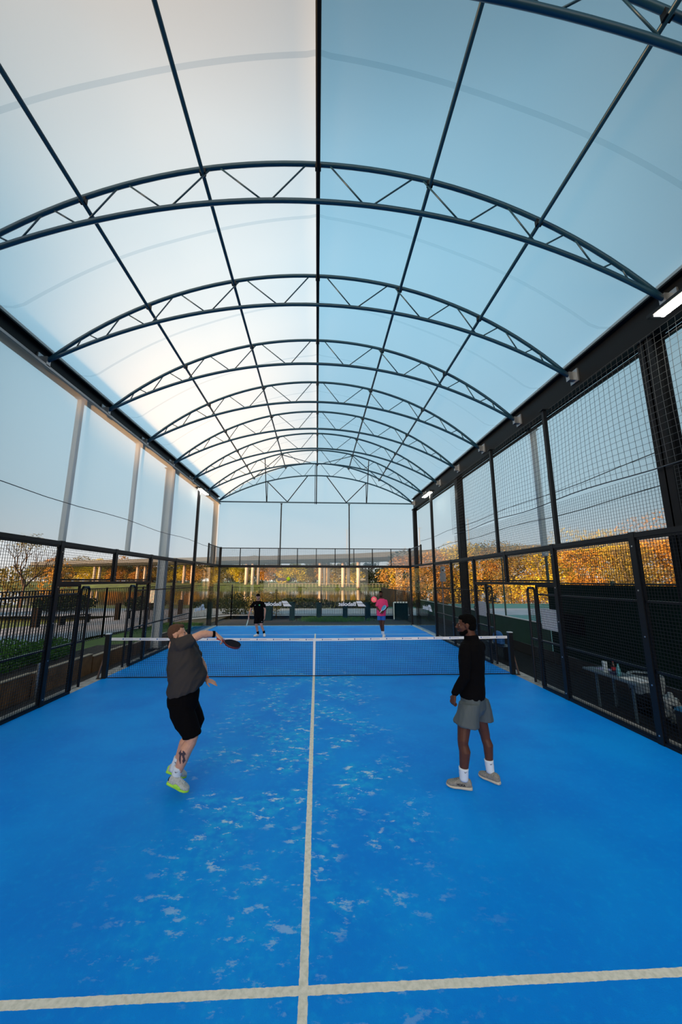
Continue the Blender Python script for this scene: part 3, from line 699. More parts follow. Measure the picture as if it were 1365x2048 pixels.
for j in range(5):
    for k in range(n_): bagm.f.append((j*n_+k, j*n_+(k+1) % n_, (j+1)*n_+(k+1) % n_, (j+1)*n_+k)); bagm.m.append(0)
bagm.build('liner_bag', mat('pale_grey_bag', (.26, .33, .36), .45), t, True)
mb = MB(); mb.ell((6.0, -3.2, .22), ((.14, 0, 0), (0, .13, 0), (0, 0, .24)), 20, 14)
o = remesh(mb, 'carrier_bag', mat('pale_carrier_bag', (.30, .36, .38), .5), None, .02, 1, lambda c, n: .09*noise.noise(c*8)+.05*noise.noise(c*21)); tag(o, 'crumpled pale carrier bag on the ground beyond the litter bin', 'bag')
t = thing('waste_crate', (5.9, -4.0, 0), 'black crate with blue rim by the nearest right column', 'crate')
MB().box(5.65, 6.2, -4.2, -3.6, -.03, .34).build('crate', mat('black_plastic', (.010, .012, .016), .5), t)
MB().box(5.63, 5.67, -4.22, -3.58, .34, .37).box(6.18, 6.22, -4.22, -3.58, .34, .37).box(5.63, 6.22, -4.22, -4.18, .34, .37).box(5.63, 6.22, -3.62, -3.58, .34, .37).build('rim', mat('blue_rim', (.05, .25, .45), .4), t)
mb = MB(); mb.ell((5.75, 2.2, .55), ((.12, 0, 0), (0, .28, 0), (0, 0, .2)), 16, 10).box(5.68, 5.82, 1.95, 2.45, .38, .6)
o = remesh(mb, 'sports_bag', mat('bright_blue_fabric', (.02, .14, .42), .6), None, .02, 3, lambda c, n: .02*noise.noise(c*9)); tag(o, 'bright blue sports bag on the bench behind the right fence past the gate', 'bag')
t = thing('bench', (5.75, 2.2, 0), 'dark low bench carrying the blue sports bag', 'bench')
MB().box(5.6, 5.92, 1.6, 2.8, .33, .37).build('seat', STEEL, t)
for y in (1.7, 2.7): MB().box(5.63, 5.89, y-.02, y+.02, -.03, .33).build('leg', STEEL, t)
# control box with camera on a pole
t = thing('control_box', (5.5, 6.3, 0), 'pale grey electrical box on a thin pole behind the right fence', 'electrical box')
MB().tube([(5.5, 6.45, -.05), (5.5, 6.45, 2.9)], .025, 8).build('pole', GALV, t)
MB().box(5.40, 5.60, 6.25, 6.42, 2.25, 2.62).build('cabinet', mat('pale_grey_paint', (.42, .46, .50), .5), t)
MB().box(5.42, 5.58, 6.28, 6.40, 2.64, 2.90).build('camera_housing', mat('pale_grey_paint', (.42, .46, .50), .5), t)
MB().sph((5.48, 6.26, 2.74), .035).build('lens', STEEL, t)

# things behind the back glass
def bollard(x, y, w_, h, label):
    t = thing('bollard', (x, y, 0), label, 'bollard', 'square dark bollards behind the glass')
    MB().box(x-w_/2, x+w_/2, y-w_/2, y+w_/2, -.1, h-.05).build('shaft', mat('dark_blue_green_wood', (.004, .020, .030), .9, spec=.05), t)
    MB().rings([((x, y, h-.05), (w_*.75, 0, 0), (0, w_*.75, 0)), ((x, y, h), (w_*.6, 0, 0), (0, w_*.6, 0))], 4).build('cap', mat('dark_blue_green_wood', (.004, .020, .030), .9, spec=.05), t)
bollard(-3.0, 13.2, .8, .98, 'wide square dark bollard directly behind the player in black')
bollard(-3.55, 13.9, .3, .95, 'narrow dark bollard left of the player in black')
bollard(-1.40, 13.0, .30, 1.02, 'dark bollard under the emblem of the left lettering')
bollard(.17, 13.2, .28, .98, 'dark bollard in the middle behind the glass')
bollard(1.75, 13.0, .28, .98, 'dark bollard under the right lettering')
bollard(3.10, 13.0, .30, 1.0, 'dark bollard under the emblem of the right lettering')
t = thing('utility_cabinet', (5.3, 13.2, 0), 'wide dark cabinet with white edge trim behind the glass at far right', 'cabinet')
MB().box(4.72, 5.55, 13.0, 13.5, -.08, .98).build('body', mat('dark_blue_green_wood', (.004, .020, .030), .9, spec=.05), t)
mb = MB()
for i in range(5): mb.box(4.72+i*.17, 4.84+i*.17, 12.98, 13.0, .95, 1.03)
mb.box(4.66, 4.72, 12.98, 13.0, -.0, 1.0); mb.build('trim', WHITE, t)
t = thing('round_sign', (3.82, 15.1, .9), 'round pink sign with white mark on the railing beside the player in pink', 'sign')
MB().disc((3.82, 15.09, 1.05), .19, (1, 0, 0), (0, 0, 1), .02).build('plate', mat('pink_paint', (.75, .10, .30), .6), t)
MB().box(3.74, 3.78, 15.068, 15.08, .96, 1.13).box(3.86, 3.90, 15.068, 15.08, .96, 1.13).box(3.74, 3.90, 15.068, 15.08, 1.10, 1.14).build('mark', WHITE, t)
for (x, y, s_, k, lb) in ((-9.8, 13.2, .3, 1.15, 'white upright notice board by the lake on the left'),):
    t = thing('lake_sign', (x, y, 0), lb, 'sign')
    MB().bar((x, y, -.1), (x, y, 1.0), .05, .05).build('post', STEEL, t); MB().box(x-.28, x+.28, y-.02, y+.02, .95, 1.75).build('plate', mat('white_board', (.85, .88, .90), .5), t)
for x, y, lb in ((-13.5, 9.5, 'nearest'), (-11.5, 13.0, 'middle'), (-9.3, 16.8, 'farthest')):
    o = MB().box(x-.12, x+.12, y-.12, y+.12, -.1, .95).build('bollard', mat('dark_timber', (.010, .010, .011), .9, spec=.05)); tag(o, 'dark timber bollard beyond the left railing, the %s one' % lb, 'bollard', 'timber bollards on the path')
for x, y, lb in ((-12.6, 11.0, 'nearer'), (-11.0, 14.4, 'farther')):
    t = thing('park_bench', (x, y, 0), 'dark wooden park bench on the path beyond the left railing, the %s one' % lb, 'bench')
    d = V((.35, .9, 0)).normalized()*.8
    for k in range(4): MB().bar(V((x, y, .45))-d+V((.09*k-.15, -.03*k, 0)), V((x, y, .45))+d+V((.09*k-.15, -.03*k, 0)), .07, .03).build('slat', mat('dark_timber', (.010, .010, .011), .9, spec=.05), t)
    for q in (-.85, .85):
        p = V((x, y, 0))+d*q; MB().bar(p+V((.0, 0, -.05)), p+V((0, 0, .45)), .3, .08).build('leg', mat('dark_timber', (.010, .010, .011), .9, spec=.05), t)

# lake
mb = MB().add([(-300, 38, -1.42), (300, 38, -1.42), (300, 147, -1.42), (-300, 147, -1.42)], [(0, 1, 2, 3)])
wm = mat('lake_water', (.02, .035, .03), .06, spec=.9, bump=(1.2, .10, .05)); struct(mb.build('lake', wm), 'calm lake beyond the footpath')

# vegetation ------------------------------------------------------------
def leafmat(name, col, var=.5, trans=.35):
    m = bpy.data.materials.new(name); m.use_nodes = True; n = m.node_tree; b = n.nodes['Principled BSDF']; L = n.links.new
    g_ = n.nodes.new('ShaderNodeNewGeometry'); r = n.nodes.new('ShaderNodeValToRGB')
    r.color_ramp.elements[0].color = (*[c*(1-var) for c in col], 1); r.color_ramp.elements[1].color = (*[min(1, c*(1+var)) for c in col], 1)
    L(g_.outputs['Random Per Island'], r.inputs[0]); L(r.outputs[0], b.inputs['Base Color']); b.inputs['Roughness'].default_value = .8
    tl = n.nodes.new('ShaderNodeBsdfTranslucent'); L(r.outputs[0], tl.inputs[0]); mx = n.nodes.new('ShaderNodeMixShader'); mx.inputs[0].default_value = trans
    L(b.outputs[0], mx.inputs[1]); L(tl.outputs[0], mx.inputs[2]); L(mx.outputs[0], n.nodes['Material Output'].inputs[0]); return m
GOLD = leafmat('golden_leaves', (.78, .56, .05), .6); ORANGE = leafmat('orange_leaves', (.50, .28, .05), .7); OLIVE = leafmat('olive_leaves', (.24, .21, .06), .7); DKG = leafmat('dark_evergreen_leaves', (.012, .032, .012)); GRN = leafmat('fresh_green_leaves', (.05, .17, .02)); BARE = mat('pale_bark', (.16, .15, .12), .9); BARKD = mat('dark_bark', (.07, .05, .035), .9)
def leaves(mb, c, rx, ry, rz, n, size, rng, shell=.5):
    for _ in range(n):
        while True:
            p = V((rng.uniform(-1, 1), rng.uniform(-1, 1), rng.uniform(-1, 1)))
            if shell*shell < p.length_squared <= 1: break
        q = V(c)+V((p.x*rx, p.y*ry, p.z*rz))
        a = V((rng.uniform(-1, 1), rng.uniform(-1, 1), rng.uniform(-1, 1))).normalized(); b = a.orthogonal().normalized()
        s = size*rng.uniform(.6, 1.4); a = a*s; b = b*s*.6
        mb.add([q-a, q-b*.9, q+a, q+b*.9], [(0, 1, 2, 3)])
def branches(mb, p, d, L_, r, lvl, rng, tips):
    e = p+d*L_; m_ = (p+e)/2+V((rng.uniform(-1, 1), rng.uniform(-1, 1), 0))*L_*.06
    mb.tube([p, m_, e], [r, r*.8, r*.6], 5, False)
    if lvl == 0: tips.append(e); return
    for k in range(rng.choice((2, 3, 3))):
        nd = (d+V((rng.uniform(-1, 1), rng.uniform(-1, 1), rng.uniform(-.3, .7)))*.75).normalized()
        branches(mb, p+(e-p)*rng.uniform(.6, 1), nd, L_*rng.uniform(.6, .8), r*.55, lvl-1, rng, tips)
def tree(x, y, h, w_, m, label, group, seed, nleaf=420, trunk=BARKD, lvl=4, size=None, bare=False):
    rng = random.Random(seed); z = gz(x, y)-.35; t = thing('tree', (x, y, z), label, 'tree', group)
    mb = MB(); tips = []; branches(mb, V((x, y, z)), V((rng.uniform(-.08, .08), 0, 1)).normalized(), h*.36, h*.022, lvl, rng, tips)
    mb.build('trunk', trunk, t)
    mb = MB(); size = size or h*.022
    if bare:
        for q in tips[:120]: leaves(mb, q, h*.06, h*.06, h*.06, 4, size, rng, 0)
    else:
        k = 9
        for i in range(k):
            a = rng.uniform(0, 6.28); rr = rng.uniform(0, .6)*w_; zz = z+h*rng.uniform(.14, .84)
            leaves(mb, (x+rr*math.cos(a), y+rr*math.sin(a), zz), w_*.48, w_*.48, h*.18, nleaf//k, size, rng)
    if mb.f: mb.build('foliage', m, t)
# far bank trees, placed from left to right
kinds = [(GOLD, 'golden autumn'), (OLIVE, 'olive brown'), (ORANGE, 'orange leaved'), (DKG, 'dark evergreen'), (OLIVE, 'thin olive')]
ORDW = ['first', 'second', 'third', 'fourth', 'fifth', 'sixth', 'seventh', 'eighth', 'ninth', 'tenth', 'eleventh', 'twelfth', 'thirteenth', 'fourteenth', 'fifteenth', 'sixteenth']+['%dth' % q for q in range(17, 60)]
def axis_y(x):
    P_ = [(-230, 262), (-175, 235), (-115, 205), (-58, 178), (-31, 167), (2, 153), (17, 146), (31, 134), (50, 118), (76, 98), (105, 76), (140, 50)]
    for (a, ya0), (b, yb0) in zip(P_[:-1], P_[1:]):
        if a <= x <= b: return ya0+(yb0-ya0)*(x-a)/(b-a)
    return 150
rgt = random.Random(77); fb = []; x = -205
while x < 62:
    y = axis_y(x)+17+rgt.uniform(0, 6); h = .064*y*rgt.uniform(.80, 1.22)
    k = rgt.choice((1, 3, 1, 3, 2, 1, 0)) if x < -40 else rgt.choice((0, 1, 2, 1, 1, 0, 3, 2))
    fb.append((x, y, h, k)); x += h*.60
x = -210
while x < 70:
    y = axis_y(x)+36; h = .050*y*rgt.uniform(.9, 1.2); fb.append((x, y, h, 3 if rgt.random() < .6 else 1)); x += h*.8
cnt = {}
for i, (x, y, h, k) in enumerate(sorted(fb)):
    m, nm = kinds[k]; cnt[k] = cnt.get(k, 0)+1
    tree(x, y, h, h*.62, m, '%s tree on the far bank, %s of its kind from the left' % (nm, ORDW[cnt[k]-1]), 'trees on the far bank: '+nm, 100+i, 2300, size=.40)
# nearer golden wood on the right
rt = []
for row, (d0, hh) in enumerate(((62, 9.0), (74, 12.0), (88, 13.0))):
    a = 11.5+row*1.5
    while a < 52:
        an = math.radians(a); d = d0*rgt.uniform(.95, 1.08)
        if row == 0 and a < 24: a += 4.0; continue
        rt.append((math.sin(an)*d, math.cos(an)*d-9.5, hh*rgt.uniform(.85, 1.15), rgt.choice((0, 0, 2, 2, 1)) if row < 2 else rgt.choice((1, 2, 3)), row)); a += 4.6
cnt = {}
for i, (x, y, h, k, row) in enumerate(rt):
    m, nm = kinds[k]; cnt[(row, k)] = cnt.get((row, k), 0)+1
    tree(x, y, h, h*.60, m, '%s tree, %s row of the right-hand wood, %s such from the left' % (nm, ('front', 'middle', 'back')[row], ORDW[cnt[(row, k)]-1]), 'sunlit wood on the right: '+nm, 300+i, 5200 if row < 2 else 2000, trunk=BARE, size=.15 if row < 2 else .3)
# left: bare tree and dark ones
tree(-25.7, 24.5, 7.2, 3.4, OLIVE, 'large bare tree with fine twigs at the left edge', None, 501, trunk=BARKD, lvl=6, bare=True, size=.07)
tree(-29, 34, 5.0, 2.4, ORANGE, 'small rusty tree right of the bare tree', None, 502, 500, size=.14)
tree(-44, 46, 7.5, 3.5, OLIVE, 'olive brown tree behind the bare tree', None, 503, 700, size=.2)
# shrubs and hedges: one object each
def shrub(x, y, z, rx, ry, rz, m, label, group, n, size, seed, name='shrub'):
    mb = MB(); rng = random.Random(seed)
    leaves(mb, (x, y, z+rz*.75), rx, ry, rz, n, size, rng, .3)
    for k in range(6):
        a = rng.uniform(0, 6.28); mb.tube([(x, y, z-.1), (x+rx*.5*math.cos(a), y+ry*.5*math.sin(a), z+rz)], .02, 4, False)
    o = mb.build(name, m); tag(o, label, 'shrub', group)
shrub(-3.6, 17.0, .0, 1.4, .8, .95, OLIVE, 'tall yellowish shrub behind the railing left of the player in black', 'shrubs behind the railing', 1800, .06, 1)
shrub(-5.6, 17.2, -.05, 1.3, .8, .85, DKG, 'dark tall shrub behind the railing at the far left corner', 'shrubs behind the railing', 1800, .06, 2)
shrub(-1.4, 24.0, -.2, 3.2, .9, .55, DKG, 'long low dark hedge beyond the path, left one', 'shrubs behind the railing', 2600, .09, 3, 'hedge')
shrub(3.6, 24.0, -.2, 2.8, .9, .42, DKG, 'long low dark hedge beyond the path, middle one', 'shrubs behind the railing', 2600, .09, 4, 'hedge')
shrub(9.0, 24.0, -.2, 3.0, .9, .42, DKG, 'long low dark hedge beyond the path, right one', 'shrubs behind the railing', 2400, .09, 5, 'hedge')
shrub(-8.5, 24.0, -.2, 2.6, 1.2, .5, DKG, 'low dark hedge by the lake on the left', 'shrubs by the lake', 2000, .09, 6, 'hedge')
shrub(-19, 20.0, .0, 2.3, 1.4, .75, DKG, 'round dark shrub by the lake on the left', 'shrubs by the lake', 2200, .09, 7)
shrub(-13.5, 21.0, .0, 1.6, 1.2, .6, DKG, 'small dark shrub by the lake on the left', 'shrubs by the lake', 1600, .08, 8)
shrub(-24, 16.0, .05, 3.0, 1.6, .9, DKG, 'large dark hedge at the left edge beyond the path', 'shrubs by the lake', 3000, .10, 9, 'hedge')
shrub(-7.15, -.6, .25, .55, 1.1, .42, GRN, 'low green shrub in the planting bed, nearest the camera', 'shrubs in the planting bed', 2600, .035, 10)
shrub(-7.0, .9, .25, .5, .9, .30, GRN, 'low green shrub in the planting bed, second from the camera', 'shrubs in the planting bed', 2000, .035, 11)
shrub(-7.3, -2.4, .25, .6, 1.2, .45, DKG, 'dark shrub in the planting bed at the left edge', 'shrubs in the planting bed', 2400, .04, 12)
def tufts(name, pts, h, m, label, seed):
    mb = MB(); rng = random.Random(seed)
    for x, y, z in pts:
        a = rng.uniform(0, 6.28); d = V((math.cos(a), math.sin(a), 0)); hh = h*rng.uniform(.5, 1.2); p = V((x, y, z)); lean = d*hh*rng.uniform(.1, .6); wv = V((-d.y, d.x, 0))*.006*(1+h)
        mb.add([p-wv, p+wv, p+lean*.5+V((0, 0, hh*.7))+wv*.6, p+lean+V((0, 0, hh)), p+lean*.5+V((0, 0, hh*.7))-wv*.6], [(0, 1, 2, 3, 4)])
    o = mb.build(name, m); tag(o, label, 'grass', kind='stuff')
BLADE = leafmat('grass_blades', (.055, .20, .02))
rg = random.Random(5)
tufts('grass_tufts', [(rg.gauss(-.1, .35) if rg.random() < .3 else rg.gauss(1.3, .9), rg.uniform(12.0, 13.6), -.04) for _ in range(2800)], .20, BLADE, 'tufts of green grass growing in the gravel behind the back glass', 1)
tufts('bank_grass', [(rg.uniform(-7.9, -5.8), rg.uniform(1.5, 10.5), .0) for _ in range(16000)], .16, BLADE, 'bright green grass on the bank beyond the left fence', 2)
bk = MB().add([(-8.1, 1.2, .22), (-5.75, 1.2, .22), (-5.75, 9.5, .1), (-7.9, 9.5, .1)], [(0, 1, 2, 3)]); struct(bk.build('grass_bank', GRASS), 'grass bank beyond the left fence')

# viaduct ---------------------------------------------------------------
t = thing('viaduct', (0, 150, 0), 'long motorway viaduct on tall round piers crossing behind the lake', 'viaduct')
CONB = mat('warm_concrete', (.44, .38, .34), .85, noise_s=.3, noise_a=.12); CONG = mat('grey_concrete', (.075, .10, .13), .9)
AX = [(-175, 235), (-115, 205), (-58, 178), (-31, 167), (2, 153), (17, 146), (31, 134), (50, 118), (76, 98), (105, 76), (140, 50)]
def off(i, d):
    a = V((*AX[max(0, i-1)], 0)); b = V((*AX[min(len(AX)-1, i+1)], 0)); n = (b-a).normalized(); return V((-n.y, n.x, 0))*d
mb = MB()
for i in range(len(AX)):
    p = V((*AX[i], 0)); o1 = off(i, 7); zz = 10.4
    for q, z in ((-1, zz+1.6), (-1, zz+.6), (-.55, zz-.6), (.55, zz-.6), (1, zz+.6), (1, zz+1.6)): mb.v.append(tuple(p+o1*q+V((0, 0, z))))
for i in range(len(AX)-1):
    for k in range(6): a = i*6+k; b = i*6+(k+1) % 6; mb.f.append((a, b, b+6, a+6)); mb.m.append(0)
mb.build('deck', CONG, t)
mb = MB()
for i in range(len(AX)-1):
    for q in (-1, 1): mb.bar(V((*AX[i], 12.4))+off(i, 6.8)*q, V((*AX[i+1], 12.4))+off(i+1, 6.8)*q, .25, .9)
mb.build('parapet', CONG, t)
for x, y, zb in ((-129, 212, 1), (-125, 210, 1), (-99, 200, 1), (-94, 198, 1), (-68, 184, 0.6), (-63, 181, .6), (-33, 166, .3), (-29.9, 165, .3), (-27.6, 166, .3), (1.4, 152, .5), (3.2, 153, .5), (5.0, 155, .5), (11.2, 149, .6), (13.6, 151, .6), (17.2, 144, .5), (30.6, 131, .3), (33, 134, .3), (52, 116, .8), (56, 118, .8), (73.9, 97, 1), (77.5, 100, 1), (88, 88, 1), (92, 90, 1), (104, 76, 1)):
    MB().tube([(x, y, zb-1.5), (x, y, 10.2)], .78, 14).build('pier', CONB, t, True)
# fence, cars and street lamps on the far bank
t = thing('bank_railing', (20, 124, 0), 'thin pale railing along the far bank of the lake', 'railing')
mb = MB()
for i in range(70): mb.bar((-20+1.4*i, 146, -.9), (-20+1.4*i, 146, .8), .07, .07)
mb.bar((-20, 146, .8), (77, 146, .8), .07, .07); mb.build('bars', mat('pale_paint', (.5, .45, .38), .6), t)
def van(x, y, z, L_, H_, m, label):
    t = thing('vehicle', (x, y, z), label, 'vehicle', 'vehicles on the far road')
    MB().rings([((x-L_/2, y, z+H_*.4), (0, .9, 0), (0, 0, H_*.3)), ((x-L_*.45, y, z+H_*.45), (0, .95, 0), (0, 0, H_*.42)), ((x+L_*.2, y, z+H_*.5), (0, .95, 0), (0, 0, H_*.5)), ((x+L_*.32, y, z+H_*.4), (0, .95, 0), (0, 0, H_*.33)), ((x+L_/2, y, z+H_*.35), (0, .9, 0), (0, 0, H_*.25))], 16, .5).build('body', m, t)
    for q in (-.3, .32): MB().disc((x+L_*q, y-.9, z+.0), .36, (1, 0, 0), (0, 0, 1), .25, 16).build('wheel', STEEL, t)
WHP = mat('white_vehicle_paint', (.7, .7, .7), .3)
van(45.5, 165, 2.6, 5, 2.2, WHP, 'white van parked among the trees at far right'); van(49.5, 166, 2.7, 4, 1.7, WHP, 'white car parked beside the van'); van(-17, 172, 1.9, 4.4, 1.5, mat('dark_red_paint', (.04, .010, .025), .4), 'dark red car under the golden tree'); van(20, 160, 1.9, 4.4, 1.5, mat('grey_vehicle_paint', (.2, .22, .25), .3), 'grey car between the viaduct piers')
for x, y, h, lb in ((13, 150, 24, 'leftmost'), (41, 135, 23, 'middle'), (57, 125, 25, 'rightmost')):
    t = thing('street_lamp', (x, y, 11), 'tall thin street lamp on the viaduct, the %s one' % lb, 'street lamp', 'street lamps on the viaduct')
    MB().tube([(x, y, 11), (x, y, h)], .14, 6).build('pole', mat('grey_paint', (.3, .32, .35), .5), t); MB().bar((x-1, y, h), (x+1, y, h), .2, .12).build('arm', mat('grey_paint', (.3, .32, .35), .5), t)

# hedge added out of view to keep the low sun off the court
mb = MB(); ny, nzz = 90, 16
def hp(u, v):
    y = -46+50*u; z = -.2+(8.3+2.0*max(0, min(1, (-6.5-y)/4.5)))*v; return y, z  # near end made taller to shade the roof's near left part
for j in range(nzz+1):
    for i in range(ny+1):
        y, z = hp(i/ny, j/nzz); mb.v.append((-16.0+.5*noise.noise(V((y*.7, z*.7, 0)))+(.5*(j/nzz)**3 if 0 else 0), y, z+.25*noise.noise(V((y*.5, 9, 0)))*(j/nzz)))
for j in range(nzz+1):
    for i in range(ny+1):
        y, z = hp(i/ny, j/nzz); mb.v.append((-17.8+.5*noise.noise(V((y*.7, z*.7, 5))), y, z+.25*noise.noise(V((y*.5, 9, 0)))*(j/nzz)))
K = (ny+1)*(nzz+1)
for j in range(nzz):
    for i in range(ny):
        a = j*(ny+1)+i; mb.f.append((a, a+1, a+ny+2, a+ny+1)); mb.f.append((K+a, K+a+ny+1, K+a+ny+2, K+a+1)); mb.m += [0, 0]
for i in range(ny): a = nzz*(ny+1)+i; mb.f.append((a, a+1, K+a+1, K+a)); mb.m.append(0)
for j in range(nzz):
    a = j*(ny+1); mb.f.append((a, a+ny+1, K+a+ny+1, K+a)); a = j*(ny+1)+ny; mb.f.append((a, K+a, K+a+ny+1, a+ny+1)); mb.m += [0, 0]
o = mb.build('sun_blocker_hedge', mat('blocker_hedge_green', (.02, .045, .015), .9, noise_s=4, noise_a=.6)); tag(o, 'tall hedge added outside the picture to block the low sun', 'hedge')

# ================================================================== people
def skin(name, col): return mat(name, col, .5, spec=.3, noise_s=25, noise_a=.10)
def basis(f, u=(0, 0, 1)):
    f = V(f).normalized(); r = f.cross(V(u)).normalized(); u = r.cross(f); return r, f, u
def add_head(mb, c, f, u=(0, 0, 1), k=1.0):
    r, f, u = basis(f, u); c = V(c)
    def E_(p, q): mb.ell(c+(r*p[0]+f*p[1]+u*p[2])*k, (r*q[0]*k, f*q[1]*k, u*q[2]*k), 18, 12)
    E_((0, -.012, .032), (.077, .096, .088)); E_((0, .035, -.02), (.062, .060, .085)); E_((0, .030, -.065), (.052, .055, .045))
    E_((0, .060, -.098), (.030, .028, .024)); E_((0, .080, .024), (.048, .012, .011)); E_((0, .099, -.012), (.012, .016, .030)); E_((0, .112, -.024), (.015, .016, .013))
    E_((0, .096, -.058), (.024, .010, .007)); E_((0, .093, -.069), (.021, .010, .007))
    for s in (-1, 1):
        E_((s*.040, .066, -.024), (.020, .018, .020)); E_((s*.077, -.006, -.008), (.010, .019, .031)); E_((s*.082, -.014, .004), (.008, .012, .018))
def eyes(c, f, u, k, parent):
    r, f, u = basis(f, u); c = V(c)
    for s in (-1, 1):
        p = c+(r*s*.030+f*.072+u*.004)*k
        e = MB().ell(p, (r*.013*k, f*.010*k, u*.0055*k)).build('eye', mat('eye_white', (.75, .72, .68), .3), parent, True)
        MB().ell(p+f*.005*k, (r*.006*k, f*.0055*k, u*.005*k)).build('iris', mat('dark_iris', (.03, .015, .01), .2), e, True)
        MB().ell(c+(r*s*.030+f*.079+u*.026)*k, (r*.018*k, f*.006*k, u*.004*k)).build('eyebrow', mat('brow_hair', (.05, .03, .02), .9), parent, True)
def hair(c, f, u, k, parent, m, beard=False, top=1.0, short=False):
    r, f, u = basis(f, u); c = V(c); mb = MB()
    def E_(p, q): mb.ell(c+(r*p[0]+f*p[1]+u*p[2])*k, (r*q[0]*k, f*q[1]*k, u*q[2]*k), 18, 12)
    if short: E_((0, -.020, .044), (.0785, .0925, .0825)); E_((0, -.045, .012), (.068, .066, .066)); E_((0, .036, .088), (.050, .042, .030))
    else: E_((0, -.022, .046), (.079*top, .094*top, .084*top)); E_((0, -.046, .0), (.073, .070, .075)); E_((0, .035, .085), (.052, .045, .034))
    o = remesh(mb, 'hair', m, parent, .006, 2, lambda p, n: .003*noise.noise(p*60))
    if beard:
        mb = MB(); E_((0, .054, -.097), (.036, .034, .025)); E_((0, .014, -.066), (.0625, .050, .038)); E_((0, .038, -.082), (.055, .046, .034)); E_((0, .094, -.047), (.025, .009, .005))
        remesh(mb, 'beard', m, parent, .006, 2)
def add_hand(mb, wr, d, n, k=1.0, curl=.5, thumb=1, spread=.1, curls=None):
    """wr wrist, d pointing direction, n palm normal (fingers bend towards it), thumb = side"""
    wr = V(wr); d = V(d).normalized(); n = V(n); n = (n-d*n.dot(d)).normalized(); s = d.cross(n).normalized()*thumb
    rs = []
    for t, a, b in ((-.012, .024, .018), (.01, .027, .018), (.04, .039, .016), (.075, .043, .014), (.092, .038, .011)):
        rs.append((wr+d*t*k, s*a*k, n*b*k))
    mb.rings(rs, 16, .85)
    for i, (o, L_) in enumerate(((.031, .070), (.011, .080), (-.010, .075), (-.030, .058))):
        p = wr+(d*.088+s*o)*k; a = (curls[i] if curls else curl); dd = (d+s*o*spread*12).normalized(); pts = [p-d*.02*k, p]; q = p; ang = 0
        for j, fr_ in enumerate((.45, .32, .23)):
            ang += a*(.8, 1.1, .9)[j]; e = dd*math.cos(ang)+n*math.sin(ang); q = q+e*L_*fr_*k; pts.append(q)
        mb.limb(pts, [.0088*k, .0088*k, .0082*k, .0075*k, .0066*k], 8)
    b = wr+(d*.022+s*.026)*k; t1 = (s*.75+d*.65+n*.35).normalized(); m_ = b+t1*.038*k; t2 = (d*.9+n*(.2+curl*.5)+s*.25).normalized()
    mb.limb([b-t1*.01, m_, m_+t2*.030*k, m_+t2*.030*k+(t2+n*curl*.6).normalized()*.022*k], [.012*k, .011*k, .0095*k, .008*k], 8)
def leg(mb, hip, knee, ank, k=1.0, fwd=(0, 1, 0), r=(.088, .074, .056, .058, .036)):
    hip, knee, ank = V(hip), V(knee), V(ank); fw = V(fwd).normalized()
    q = hip.lerp(knee, .5)+fw*.012; c1 = knee.lerp(ank, .28)-fw*.018; c2 = knee.lerp(ank, .65)-fw*.006
    mb.limb([hip, q, knee, knee.lerp(ank, .1), c1, c2, ank], [r[0]*k, r[1]*k, r[2]*k, r[2]*.95*k, r[3]*k, (r[3]*.55+r[4]*.45)*k, r[4]*k])
def arm(mb, sh, el, wr, k=1.0, r=(.052, .043, .038, .040, .026)):
    sh, el, wr = V(sh), V(el), V(wr)
    mb.limb([sh, sh.lerp(el, .5), el, el.lerp(wr, .25), wr], [r[0]*k, r[1]*k, r[2]*k, r[3]*k, r[4]*k])
